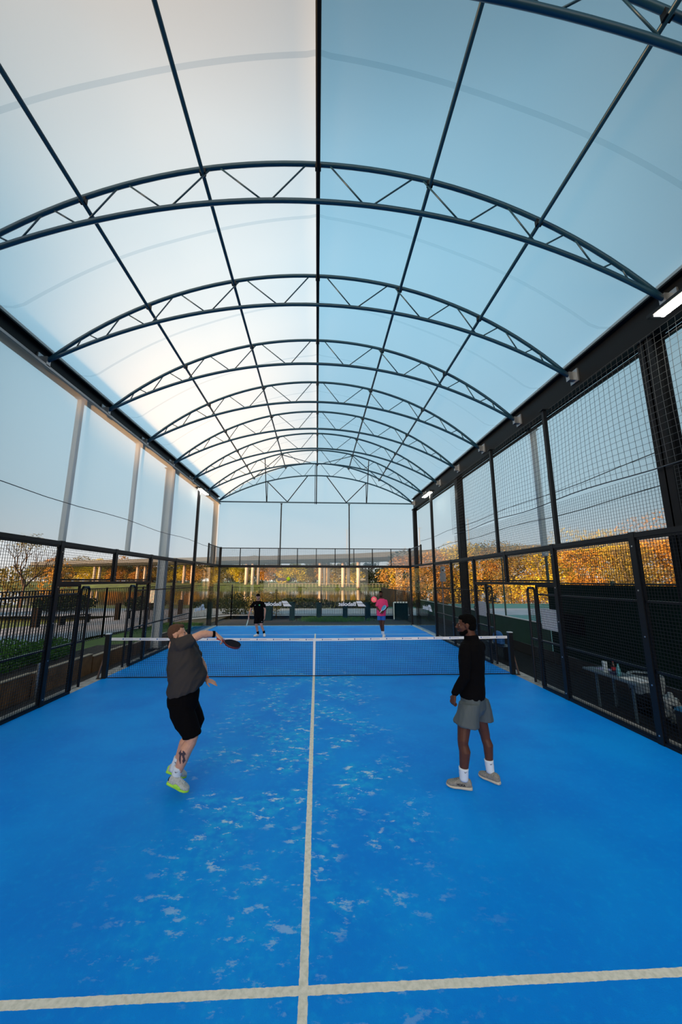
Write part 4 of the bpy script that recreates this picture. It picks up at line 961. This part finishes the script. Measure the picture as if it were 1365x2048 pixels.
def shoe(heel, toe, up, parent, m_up, m_sole, m_lace, label, m_tag=None, k=1.0, word=None, side=1, m_heel=None):
    heel, toe = V(heel), V(toe); d = toe-heel; L_ = d.length; d.normalize(); s = d.cross(V(up)).normalized(); u = s.cross(d)
    secs = [(0.0, .020, .045), (.04, .032, .075), (.15, .038, .090), (.30, .040, .088), (.42, .042, .082), (.55, .045, .070), (.70, .050, .056), (.84, .046, .046), (.94, .034, .038), (1.0, .014, .026)]
    mb = MB(); mb.rings([(heel+d*L_*t+u*(.022+h*.42)*k, s*w_*k, u*(h*.52)*k) for t, w_, h in secs], 20, .8)
    o = remesh(mb, 'shoe', m_up, parent, .006, 2); o['label'] = label
    mb = MB(); sec2 = [(-.02, .022, .030), (.03, .036, .036), (.2, .041, .034), (.45, .041, .030), (.7, .052, .028), (.87, .047, .026), (.97, .032, .026), (1.02, .014, .020)]
    mb.rings([(heel+d*L_*t+u*(h*.5)*k+(u*.010*k*(max(0, t-.8)/.2)), s*w_*k, u*h*.5*k) for t, w_, h in sec2], 20, .6)
    remesh(mb, 'sole', m_sole, o, .006, 1)
    mb = MB()
    for i in range(5):
        t = .40+i*.065; hh = (.022+(.082-(t-.42)*.10)*.94)*k; c = heel+d*L_*t+u*(hh+.002); mb.tube([c-s*.024*k-u*.006, c+u*.003, c+s*.024*k-u*.006+d*.008], .0035*k, 5)
    mb.build('laces', m_lace, o)
    if m_tag:
        for q in (-1, 1):
            mb = MB(); a = heel+d*L_*.36+u*.034*k+s*q*.044*k
            mb.ell(a+d*.02, (d*.030*k, u*.018*k, s*.005*k)); mb.ell(a+d*.055+u*-.004, (d*.022*k, u*.016*k, s*.006*k)); mb.build('side_panel', m_tag, o, True)
    if m_heel: mb = MB(); mb.ell(heel+u*.05*k+d*.022*k, (d*.030*k, s*.034*k, u*.034*k)); mb.build('heel_tab', m_heel, o, True)
    if word:
        me = text_mesh(word, .030*k, depth=.0008, bold=.0008); wd = max(v.co.x for v in me.vertices); a = heel+d*L_*.30+u*.040*k+s*side*.0465*k
        dx = -d if (s*side).cross(u).dot(d) > 0 else d
        dx = u.cross(s*side)   # reading direction seen from outside
        for v in me.vertices: x, y, z = v.co; v.co = a+dx*(x-wd/2)+d*.03*k+u*y+s*side*z
        me.materials.clear(); me.materials.append(mat('black_print', (.01, .01, .01), .6)); link('lettering', me, o)
def sock(a, b, r0, r1, parent, m, mark=None, mn=(0, -1, 0)):
    a, b = V(a), V(b); mb = MB(); n = 7
    mb.tube([a.lerp(b, i/n) for i in range(n+1)], [r0+(r1-r0)*i/n+.0012*math.sin(i*2.4) for i in range(n+1)], 18)
    o = mb.build('sock', m, parent, True)
    if mark:
        q = a.lerp(b, .22); mn = V(mn).normalized(); ax = (b-a).normalized(); sd_ = mn.cross(ax).normalized(); c = q+mn*(r0+.001)
        MB().tube([c+sd_*-.014+ax*-.002, c+sd_*-.004+ax*.005, c+sd_*.016+ax*-.005], [.0022, .003, .001], 5).build('printed_mark', mark, o)
def racket(butt, tip, nrm, name, label, face, edge, grip, k=1.0):
    butt, tip = V(butt), V(tip); d = (tip-butt).normalized(); n = V(nrm); n = (n-d*n.dot(d)).normalized(); s = d.cross(n)
    t = thing('padel_racket', butt, label, 'racket', None); L_ = .455*k
    MB().tube([butt, butt+d*.125*k], .016*k, 10).build('grip', grip, t, True)
    MB().tube([butt-d*.004, butt+d*.004], .019*k, 10).build('end_cap', edge, t)
    out = []
    for i in range(40):
        a = 2*math.pi*i/40; out.append((.128*math.sin(a)*(1-.10*math.cos(a)), .155+.155-.155*math.cos(a)*1.0))
    cen = .30
    mb = MB(); m2 = MB(); T = .019*k
    pr = [(x*k, y*k) for x, y in out]
    for sg in (-1, 1):
        base = len(mb.v); mb.v.append(tuple(butt+d*cen*k+n*sg*T))
        for x, y in pr: mb.v.append(tuple(butt+d*y+s*x*.93+n*sg*T))
        for i in range(40): a, b = base+1+i, base+1+(i+1) % 40; mb.f.append((base, a, b) if sg > 0 else (base, b, a)); mb.m.append(0)
    mb.build('face', face, t)
    for i in range(40):
        a = pr[i]; b = pr[(i+1) % 40]
        for (p, q) in ((a, b),):
            A = butt+d*p[1]+s*p[0]; B = butt+d*q[1]+s*q[0]; A2 = butt+d*p[1]+s*p[0]*.93; B2 = butt+d*q[1]+s*q[0]*.93
            m2.add([A2-n*T, B2-n*T, B+n*T*-.6, A+n*T*-.6, A+n*T*.6, B+n*T*.6, B2+n*T, A2+n*T], [(0, 1, 2, 3), (3, 2, 5, 4), (4, 5, 6, 7)])
    m2.build('rim', edge, t, False)
    m3 = MB()
    for i in range(-3, 4):
        for j in range(-3, 4):
            if i*i+j*j < 11: m3.disc(butt+d*(cen+.03+j*.026)*k+s*i*.026*k, .0055*k, s, d, 2*T+.002, 8)
    m3.build('holes', mat('black_hole', (.004, .004, .005), .9), t)
    for q in (-1, 1): MB().bar(butt+d*.12*k, butt+d*.175*k+s*q*.05*k, .018*k, .03*k, n).build('throat', edge, t)
    return t
def fold(amp, fx, fy, fz, seed=0):
    def g(p, n):
        q = V((p.x*fx+seed, p.y*fy, p.z*fz)); return amp*noise.noise(q)+amp*.5*noise.noise(q*2.3)
    return g
BLK = mat('black_sports_cloth', (.003, .003, .004), .95, spec=.08)
SOCK = mat('white_sock', (.62, .72, .82), .9)

# ---- player 1: grey shirt, jumping, racket arm stretched forward
P1 = thing('person', (-1.45, -4.85, .03), 'person in dark grey t-shirt and black shorts jumping with a racket stretched forward', 'person')
S1 = skin('light_skin', (.60, .33, .235)); f1 = V((.88, .47, 0)).normalized(); s1 = V((f1.y, -f1.x, 0))   # s1: his right side
hd = V((-1.615, -4.85, 1.662)); hf = (.95, .25, .06)
mb = MB(); add_head(mb, hd, hf, (-.10, 0, 1))
mb.limb([(-1.63, -4.86, 1.52), (-1.625, -4.855, 1.60), hd+V((-.02, 0, -.02))], [.075, .064, .060])
mb.rings([((-1.47, -4.85, .90), f1*.09, s1*.13), ((-1.47, -4.85, 1.0), f1*.12, s1*.14), ((-1.47, -4.85, 1.2), f1*.15, s1*.165), ((-1.52, -4.85, 1.42), f1*.12, s1*.18), ((-1.58, -4.85, 1.55), f1*.07, s1*.13)], 24)
shR = V((-1.53, -5.00, 1.565)); elR = V((-1.30, -4.93, 1.675)); wrR = V((-1.165, -4.86, 1.665))
arm(mb, shR, elR, wrR, 1.15)
add_hand(mb, wrR+V((.012, 0, -.004)), (.80, .05, -.60), (-.45, .1, -.9), 1.0, .75, 1)
shL = V((-1.50, -4.69, 1.50)); elL = V((-1.36, -4.62, 1.27)); wrL = V((-1.285, -4.70, 1.115))
arm(mb, shL, elL, wrL, 1.1)
add_hand(mb, wrL, (.93, -.12, -.28), (-.45, .2, -.9), .98, .22, -1, .28, [.05, .15, .3, .45])
leg(mb, (-1.47, -4.95, .86), (-1.325, -4.96, .56), (-1.46, -4.96, .21), 1.22, f1, (.06, .060, .056, .058, .034))
leg(mb, (-1.47, -4.76, .86), (-1.41, -4.75, .53), (-1.55, -4.74, .20), 1.15, f1, (.06, .060, .056, .058, .033))
body = remesh(mb, 'body', [S1, mat('tattoo_ink', (.06, .04, .05), .6), mat('flushed_skin', (.50, .17, .12), .5)], P1, .0055, 3)
for p in body.data.polygons:
    c = p.center
    if (c.x > -1.50 and c.y < -4.985 and .28 < c.z < .50):
        q = V((c.x*22, c.z*22, 3.7)); dx = (c.x+1.40)/.050; dz = (c.z-.405)/.065; st_ = max(0, 1-abs(dx+.4)/.35, 1-abs(dx-.35)/.4, 1-abs(dz-.5)/.35)
        if dx*dx+dz*dz < 1.1+.8*noise.noise(q) and st_+.5*noise.noise(q*1.7) > .35: p.material_index = 1
eyes(hd, hf, (-.10, 0, 1), 1, P1)
hair(hd, hf, (-.10, 0, 1), 1.0, P1, mat('ginger_brown_hair', (.085, .038, .020), .9, bump=(150, .6, .003)), top=.985, short=True)
# shirt
GREY = mat('charcoal_grey_shirt', (.045, .041, .041), .85, spec=.15, bump=(9, .35, .02))
mb = MB()
tl = V((.30, .1, .0))
mb.rings([((-1.475, -4.85, 1.035), f1*.185+V((0, 0, .055)), s1*.20), ((-1.47, -4.85, 1.08), f1*.20+V((0, 0, .05)), s1*.21), ((-1.46, -4.85, 1.18), f1*.205+V((0, 0, .035)), s1*.215), ((-1.495, -4.85, 1.28), f1*.195+V((0, 0, .02)), s1*.215),
          ((-1.51, -4.85, 1.40), f1*.185, s1*.215), ((-1.54, -4.85, 1.50), f1*.155, s1*.215), ((-1.565, -4.85, 1.57), f1*.115, s1*.19), ((-1.60, -4.85, 1.61), f1*.085, s1*.12), ((-1.61, -4.85, 1.628), f1*.066, s1*.075)], 28, .92)
mb.limb([shR+V((-.02, .06, -.03)), shR+V((.02, 0, .005)), shR.lerp(elR, .44)+V((0, 0, -.008))], [.105, .088, .078])
mb.limb([shL+V((-.02, -.05, 0)), shL, shL.lerp(elL, .5)], [.09, .078, .072])
sh = remesh(mb, 't_shirt', GREY, P1, .007, 5, lambda p, n: .014*noise.noise(V((p.x*5+p.z*7, p.y*4, p.z*2.2-p.x*3)))+.016*(.25-abs(noise.noise(V((p.x*11-p.z*7, p.y*6, p.z*2.5+p.x*2)))))+.005*noise.noise(V((p.x*24-p.z*14, p.y*14, p.z*7)))); sh['label'] = 'dark grey t-shirt'
mb = MB()
mb.rings([((-1.49, -4.85, 1.06), f1*.165+V((0, 0, .04)), s1*.175), ((-1.49, -4.85, .98), f1*.18+V((0, 0, .03)), s1*.19), ((-1.49, -4.85, .88), f1*.17, s1*.185), ((-1.49, -4.85, .80), f1*.12, s1*.17)], 24)
for y, kx, z0 in ((-4.95, -1.335, .59), (-4.76, -1.39, .57)):
    mb.rings([((-1.49, y, .93), f1*.125, s1*.10), ((-1.445, y, .80), f1*.14, s1*.112), ((-1.385, y, .68), f1*.128, s1*.11), ((kx, y, z0+.02), f1*.103+V((0, 0, .02)), s1*.098), ((kx+.002, y, z0), f1*.10+V((0, 0, .02)), s1*.095)], 20)
so = remesh(mb, 'shorts', BLK, P1, .007, 3, fold(.006, 14, 14, 5)); so['label'] = 'black shorts'
sock((-1.447, -4.96, .285), (-1.485, -4.96, .13), .056, .046, P1, SOCK, BLK)
sock((-1.528, -4.742, .28), (-1.58, -4.74, .14), .053, .045, P1, SOCK, BLK)
W_UP = mat('pale_grey_mesh_upper', (.42, .46, .46), .7, noise_s=60, noise_a=.2); LIME = mat('lime_rubber', (.35, .75, .05), .5); WSOLE = mat('white_foam_sole', (.62, .66, .62), .6)
shoe((-1.555, -4.98, .125), (-1.325, -4.99, .035), (.3, 0, 1), P1, W_UP, LIME, WHITE, 'white shoe with lime sole', LIME, 1.05, m_heel=BLK)
shoe((-1.66, -4.74, .13), (-1.45, -4.70, .04), (.3, 0, 1), P1, W_UP, LIME, WHITE, 'white shoe with lime sole', LIME, 1.0, m_heel=LIME)
MB().tube([wrR+(elR-wrR).normalized()*.034, wrR+(elR-wrR).normalized()*.004], .0385, 16).build('wristband', BLK, P1, True)
MB().tube([wrL+(elL-wrL).normalized()*.03, wrL+(elL-wrL).normalized()*.006], .0375, 16).build('wristband', mat('orange_silicone', (.75, .12, .01), .5), P1, True)
racket(wrR+V((.03, -.012, -.050)), wrR+V((.32, -.03, -.145)), (.12, -.30, 1), 'padel_racket', 'dark padel racket with red trim in the right hand of the jumping player', mat('matt_dark_face', (.004, .006, .014), .8, spec=.1), mat('dark_red_edge', (.10, .012, .015), .4), mat('red_grip', (.45, .02, .03), .6), .64)

# ---- player 2: black long sleeves, standing, looking left
P2 = thing('person', (1.9, -4.9, 0), 'person in a black long sleeved top and grey shorts standing with head turned left', 'person')
S2 = skin('deep_brown_skin', (.085, .034, .020)); f2 = V((-.80, .60, 0)).normalized(); s2 = V((f2.y, -f2.x, 0))  # s2: his right (away)
hd = V((1.900, -4.90, 1.765)); hf = (-.93, .30, -.03); hu = (-.04, 0, 1)
mb = MB(); add_head(mb, hd, hf, hu, 1.04)
mb.limb([(1.97, -4.90, 1.50), (1.955, -4.90, 1.58), hd+V((.02, 0, -.03))], [.075, .066, .064])
mb.rings([((1.93, -4.88, .82), f2*.08, s2*.13), ((1.93, -4.88, 1.0), f2*.09, s2*.13), ((1.95, -4.88, 1.3), f2*.09, s2*.14), ((1.96, -4.88, 1.48), f2*.07, s2*.12)], 24)
shLf = V((1.81, -5.05, 1.50)); elLf = V((1.77, -5.09, 1.21)); wrLf = V((1.665, -5.02, 1.005))
arm(mb, shLf+V((.02, .03, -.02)), elLf, wrLf, .86)
add_hand(mb, wrLf+V((-.004, 0, -.01)), (-.25, .12, -.96), (.9, .4, -.2), 1.05, 1.15, -1)
shRt = V((2.125, -4.73, 1.49)); elRt = V((2.06, -4.66, 1.2)); wrRt = V((1.93, -4.62, 1.0))
arm(mb, shRt+V((-.02, -.03, -.02)), elRt, wrRt, .86); add_hand(mb, wrRt, (-.3, .1, -.95), (-.6, -.5, 0), 1.0, 1.0, 1)
leg(mb, (1.84, -4.95, .85), (1.745, -4.99, .50), (1.735, -4.98, .11), 1.06, f2, (.085, .074, .058, .060, .034))
leg(mb, (2.02, -4.82, .85), (2.09, -4.80, .48), (2.115, -4.82, .11), 1.02, f2, (.085, .074, .056, .057, .033))
body = remesh(mb, 'body', S2, P2, .0055, 3)
HB = mat('black_curly_hair', (.002, .002, .002), .95, spec=.08, bump=(120, .8, .004))
eyes(hd, hf, hu, 1.04, P2); hair(hd, hf, hu, 1.05, P2, HB, beard=True, top=1.03)
mb = MB()
mb.rings([((1.935, -4.88, .935), f2*.135+V((0, 0, .01)), s2*.185), ((1.935, -4.88, .98), f2*.145, s2*.19), ((1.94, -4.88, 1.1), f2*.14, s2*.18), ((1.945, -4.88, 1.25), f2*.145, s2*.195), ((1.955, -4.88, 1.38), f2*.15, s2*.215), ((1.96, -4.88, 1.49), f2*.14, s2*.23), ((1.965, -4.885, 1.555), f2*.115, s2*.185), ((1.965, -4.89, 1.59), f2*.09, s2*.10), ((1.955, -4.895, 1.65), f2*.080, s2*.080)], 28, .95)
mb.limb([shLf+V((.02, .03, 0)), shLf.lerp(elLf, .5), elLf, elLf.lerp(wrLf, .5), wrLf+V((.008, 0, .015))], [.078, .066, .058, .052, .040])
mb.limb([shRt+V((-.02, -.03, 0)), shRt.lerp(elRt, .5), elRt, elRt.lerp(wrRt, .5), wrRt], [.075, .064, .056, .050, .039])
sh = remesh(mb, 'long_sleeved_top', BLK, P2, .007, 4, lambda p, n: .010*(.25-abs(noise.noise(V((p.x*8, p.y*7, p.z*9-p.x*5)))))+.007*noise.noise(V((p.x*6, p.y*6, p.z*5-p.x*3)))+.004*noise.noise(V((p.x*14, p.y*14, p.z*12)))); sh['label'] = 'black long sleeved top'
MB().tube([(1.755, -5.115, 1.33), (1.768, -5.13, 1.335), (1.785, -5.137, 1.332)], [.002, .003, .001], 5).build('printed_mark', WHITE, P2)
GSH = mat('slate_grey_shorts', (.060, .085, .100), .7)
mb = MB()
mb.rings([((1.935, -4.88, 1.0), f2*.125, s2*.165), ((1.935, -4.88, .93), f2*.14, s2*.185), ((1.93, -4.88, .82), f2*.145, s2*.195), ((1.93, -4.88, .76), f2*.12, s2*.18)], 24)
mb.rings([((1.86, -4.96, .90), f2*.12, s2*.11), ((1.825, -4.975, .78), f2*.13, s2*.12), ((1.80, -4.985, .685), f2*.145+V((0, 0, .02)), s2*.125), ((1.80, -4.985, .665), f2*.143+V((0, 0, .02)), s2*.122)], 22)
mb.rings([((2.02, -4.83, .90), f2*.115, s2*.11), ((2.055, -4.82, .78), f2*.115, s2*.11), ((2.075, -4.815, .675), f2*.115, s2*.11), ((2.075, -4.815, .655), f2*.113, s2*.108)], 22)
so = remesh(mb, 'shorts', GSH, P2, .007, 3, fold(.010, 13, 13, 4, 3)); so['label'] = 'slate grey shorts'
sock((1.737, -4.985, .225), (1.735, -4.98, .09), .054, .047, P2, SOCK, BLK)
sock((2.108, -4.815, .225), (2.115, -4.82, .09), .052, .046, P2, SOCK, BLK)
HUP = mat('grey_beige_knit_upper', (.22, .22, .20), .8, noise_s=70, noise_a=.3); HSO = mat('cream_foam_sole', (.52, .50, .42), .6)
shoe((1.815, -5.00, .0), (1.56, -4.90, .0), (0, 0, 1), P2, HUP, HSO, mat('grey_lace', (.12, .12, .12), .8), 'pale grey running shoe', None, 1.08, 'HOKA', -1)
shoe((2.175, -4.915, .0), (2.03, -4.70, .0), (0, 0, 1), P2, HUP, HSO, mat('grey_lace', (.12, .12, .12), .8), 'pale grey running shoe', None, 1.02)
racket((1.90, -4.58, .93), (1.95, -4.70, .55), (.3, 1, .1), 'padel_racket', 'padel racket with teal face held low in front of the player in grey shorts', mat('teal_face', (.04, .22, .25), .5), BLK, BLK, .95)

# ---- player 3: black kit and cap, far left
P3 = thing('person', (-2.35, 6.5, 0), 'person in black t-shirt, shorts and cap walking behind the net on the left', 'person')
S3 = skin('fair_skin', (.52, .29, .22)); f3 = V((.1, -1, 0)).normalized(); s3 = V((f3.y, -f3.x, 0))
hd = V((-2.43, 6.47, 1.60)); hf = (-.05, -1, -.05)
mb = MB(); add_head(mb, hd, hf, (0, 0, 1), 1.0); mb.limb([(-2.41, 6.52, 1.38), (-2.425, 6.5, 1.50)], [.07, .06])
mb.rings([((-2.37, 6.5, .75), f3*.12, s3*.17), ((-2.38, 6.5, 1.0), f3*.12, s3*.16), ((-2.41, 6.5, 1.3), f3*.11, s3*.18), ((-2.41, 6.5, 1.40), f3*.08, s3*.15)], 20)
arm(mb, (-2.63, 6.5, 1.34), (-2.73, 6.48, 1.05), (-2.775, 6.42, .82)); add_hand(mb, (-2.775, 6.42, .81), (-.05, -.1, -1), (.8, -.4, 0), 1.0, 1.0, 1)
arm(mb, (-2.22, 6.5, 1.34), (-2.115, 6.5, 1.06), (-2.12, 6.44, .82)); add_hand(mb, (-2.12, 6.44, .81), (.0, -.1, -1), (-.8, -.4, 0), 1.0, .35, -1)
leg(mb, (-2.45, 6.5, .80), (-2.455, 6.45, .45), (-2.385, 6.50, .12), 1.0, f3, (.09, .075, .055, .056, .036)); leg(mb, (-2.29, 6.5, .80), (-2.245, 6.43, .46), (-2.125, 6.50, .14), 1.0, f3, (.09, .075, .055, .056, .036))
remesh(mb, 'body', S3, P3, .008, 3); eyes(hd, hf, (0, 0, 1), 1, P3); hair(hd+V((0, .006, -.012)), hf, (0, 0, 1), .98, P3, mat('brown_hair', (.05, .03, .02), .9), beard=True)
mb = MB(); mb.ell(hd+V((0, .006, .062)), ((.086, 0, 0), (0, .104, 0), (0, 0, .072)), 20, 12); mb.rings([(hd+V((0, -.07, .055)), V((.075, 0, 0)), V((0, 0, .010))), (hd+V((0, -.13, .045)), V((.066, 0, 0)), V((0, 0, .008))), (hd+V((0, -.165, .036)), V((.03, 0, 0)), V((0, 0, .006)))], 14)
remesh(mb, 'cap', BLK, P3, .007, 1)
mb = MB()
mb.rings([((-2.375, 6.5, .76), f3*.14, s3*.205), ((-2.38, 6.5, .95), f3*.145, s3*.195), ((-2.40, 6.5, 1.15), f3*.14, s3*.20), ((-2.415, 6.5, 1.32), f3*.125, s3*.215), ((-2.415, 6.5, 1.40), f3*.095, s3*.17), ((-2.415, 6.5, 1.435), f3*.07, s3*.08)], 24)
mb.limb([(-2.60, 6.5, 1.34), (-2.685, 6.49, 1.20)], [.072, .066]); mb.limb([(-2.24, 6.5, 1.34), (-2.15, 6.5, 1.20)], [.072, .066])
sh = remesh(mb, 't_shirt', BLK, P3, .009, 3, fold(.008, 8, 8, 5))
MB().disc((-2.34, 6.355, 1.27), .030, (1, 0, 0), (0, 0, 1), .012, 12).build('green_crest', mat('green_print', (.05, .45, .18), .6), P3)
MB().bar((-2.54, 6.375, 1.255), (-2.50, 6.372, 1.275), .012, .012).build('printed_mark', WHITE, P3)
mb = MB()
mb.rings([((-2.37, 6.5, .86), f3*.13, s3*.185), ((-2.37, 6.5, .74), f3*.13, s3*.19)], 20)
for x, z0 in ((-2.46, .52), (-2.27, .54)): mb.rings([((x+.01, 6.5, .80), f3*.12, s3*.10), ((x, 6.47, .62), f3*.115, s3*.105), ((x, 6.46, z0), f3*.11, s3*.10)], 18)
remesh(mb, 'shorts', BLK, P3, .009, 3, fold(.006, 12, 12, 5)); MB().bar((-2.235, 6.345, .60), (-2.20, 6.35, .605), .01, .01).build('printed_mark', WHITE, P3)
for a, b in (((-2.39, 6.49, .20), (-2.385, 6.50, .09)), ((-2.145, 6.49, .22), (-2.125, 6.50, .11))): sock(a, b, .050, .046, P3, BLK)
WSH = mat('white_leather', (.75, .80, .82), .5)
shoe((-2.36, 6.53, .0), (-2.52, 6.33, .0), (0, 0, 1), P3, WSH, WSH, WHITE, 'white shoe', None, 1.05); shoe((-2.13, 6.55, .03), (-2.08, 6.31, .0), (0, 0, 1), P3, WSH, WSH, WHITE, 'white shoe', None, 1.05)
racket((-2.765, 6.40, .77), (-2.86, 6.35, .40), (1, .25, -.2), 'padel_racket', 'pale cyan padel racket hanging from the hand of the player in black', mat('pale_cyan_face', (.10, .50, .52), .4), mat('pale_rim', (.6, .75, .75), .4), WHITE, .85)

# ---- player 4: pink t-shirt, far right
P4 = thing('person', (2.78, 6.1, 0), 'person in an oversized pink t-shirt and blue shorts behind the net on the right', 'person')
f4 = V((-.15, -1, 0)).normalized(); s4 = V((f4.y, -f4.x, 0)); hd = V((2.725, 6.07, 1.735)); hf = (-.15, -1, -.08)
mb = MB(); add_head(mb, hd, hf, (0, 0, 1), 1.0); mb.limb([(2.77, 6.12, 1.50), (2.74, 6.1, 1.62)], [.07, .062])
mb.rings([((2.74, 6.1, .85), f4*.11, s4*.15), ((2.75, 6.1, 1.1), f4*.11, s4*.15), ((2.77, 6.1, 1.4), f4*.11, s4*.17), ((2.77, 6.1, 1.52), f4*.08, s4*.14)], 20)
arm(mb, (2.60, 6.1, 1.45), (2.545, 6.05, 1.19), (2.66, 5.88, 1.04)); add_hand(mb, (2.66, 5.88, 1.04), (.7, -.5, -.35), (.1, .6, -.6), 1.0, 1.0, -1)
arm(mb, (2.95, 6.1, 1.45), (2.985, 6.05, 1.19), (2.80, 5.88, 1.07)); add_hand(mb, (2.80, 5.88, 1.07), (-.8, -.4, -.3), (-.1, .6, -.6), 1.0, 1.0, 1)
leg(mb, (2.66, 6.1, .85), (2.71, 6.12, .48), (2.80, 6.28, .16), .95, f4, (.09, .072, .052, .052, .034)); leg(mb, (2.84, 6.1, .85), (2.79, 6.04, .50), (2.805, 6.10, .12), .95, f4, (.09, .072, .052, .052, .034))
remesh(mb, 'body', S2, P4, .008, 3); eyes(hd, hf, (0, 0, 1), 1, P4); hair(hd, hf, (0, 0, 1), 1.0, P4, HB, beard=True)
PINK = mat('pink_shirt', (.72, .035, .17), .75)
mb = MB()
mb.rings([((2.735, 6.1, .85), f4*.15, s4*.195), ((2.74, 6.1, 1.0), f4*.155, s4*.195), ((2.76, 6.1, 1.2), f4*.15, s4*.20), ((2.77, 6.1, 1.38), f4*.135, s4*.205), ((2.775, 6.1, 1.49), f4*.105, s4*.17), ((2.77, 6.1, 1.545), f4*.07, s4*.08)], 24)
mb.limb([(2.62, 6.1, 1.43), (2.575, 6.07, 1.27)], [.080, .074]); mb.limb([(2.93, 6.1, 1.43), (2.965, 6.07, 1.26)], [.082, .076])
remesh(mb, 't_shirt', PINK, P4, .009, 3, fold(.013, 9, 9, 3, 7))
mb = MB(); mb.rings([((2.74, 6.1, .92), f4*.12, s4*.165), ((2.74, 6.1, .82), f4*.12, s4*.17)], 20)
for x, y in ((2.66, 6.11), (2.82, 6.08)): mb.rings([((x, y, .85), f4*.11, s4*.09), ((x, y, .72), f4*.105, s4*.09), ((x, y, .68), f4*.10, s4*.088)], 18)
remesh(mb, 'shorts', mat('bright_blue_shorts', (.012, .11, .42), .7), P4, .009, 3, fold(.006, 12, 12, 5))
sock((2.805, 6.09, .24), (2.805, 6.10, .09), .049, .046, P4, SOCK); sock((2.79, 6.25, .24), (2.80, 6.28, .12), .047, .044, P4, SOCK)
shoe((2.83, 6.13, .0), (2.77, 5.88, .0), (0, 0, 1), P4, WSH, WSH, WHITE, 'white shoe', None, 1.0); shoe((2.82, 6.32, .06), (2.86, 6.10, .0), (0, 0, 1), P4, WSH, WSH, WHITE, 'white shoe', None, 1.0)
racket((2.64, 5.84, 1.00), (2.86, 5.80, 1.26), (.75, .5, -.5), 'padel_racket', 'blue and white padel racket held in both hands by the player in pink', mat('bright_blue_face', (.05, .35, .65), .4), mat('pale_rim', (.6, .75, .75), .4), WHITE, .80)

# the ball
o = MB().sph((-.432, -3.2, 2.325), .033, 20, 14).build('padel_ball', mat('neon_yellow_felt', (.62, .85, .01), .9, bump=(300, .4, .001)), None, True); tag(o, 'neon yellow padel ball in mid air above the net', 'ball')
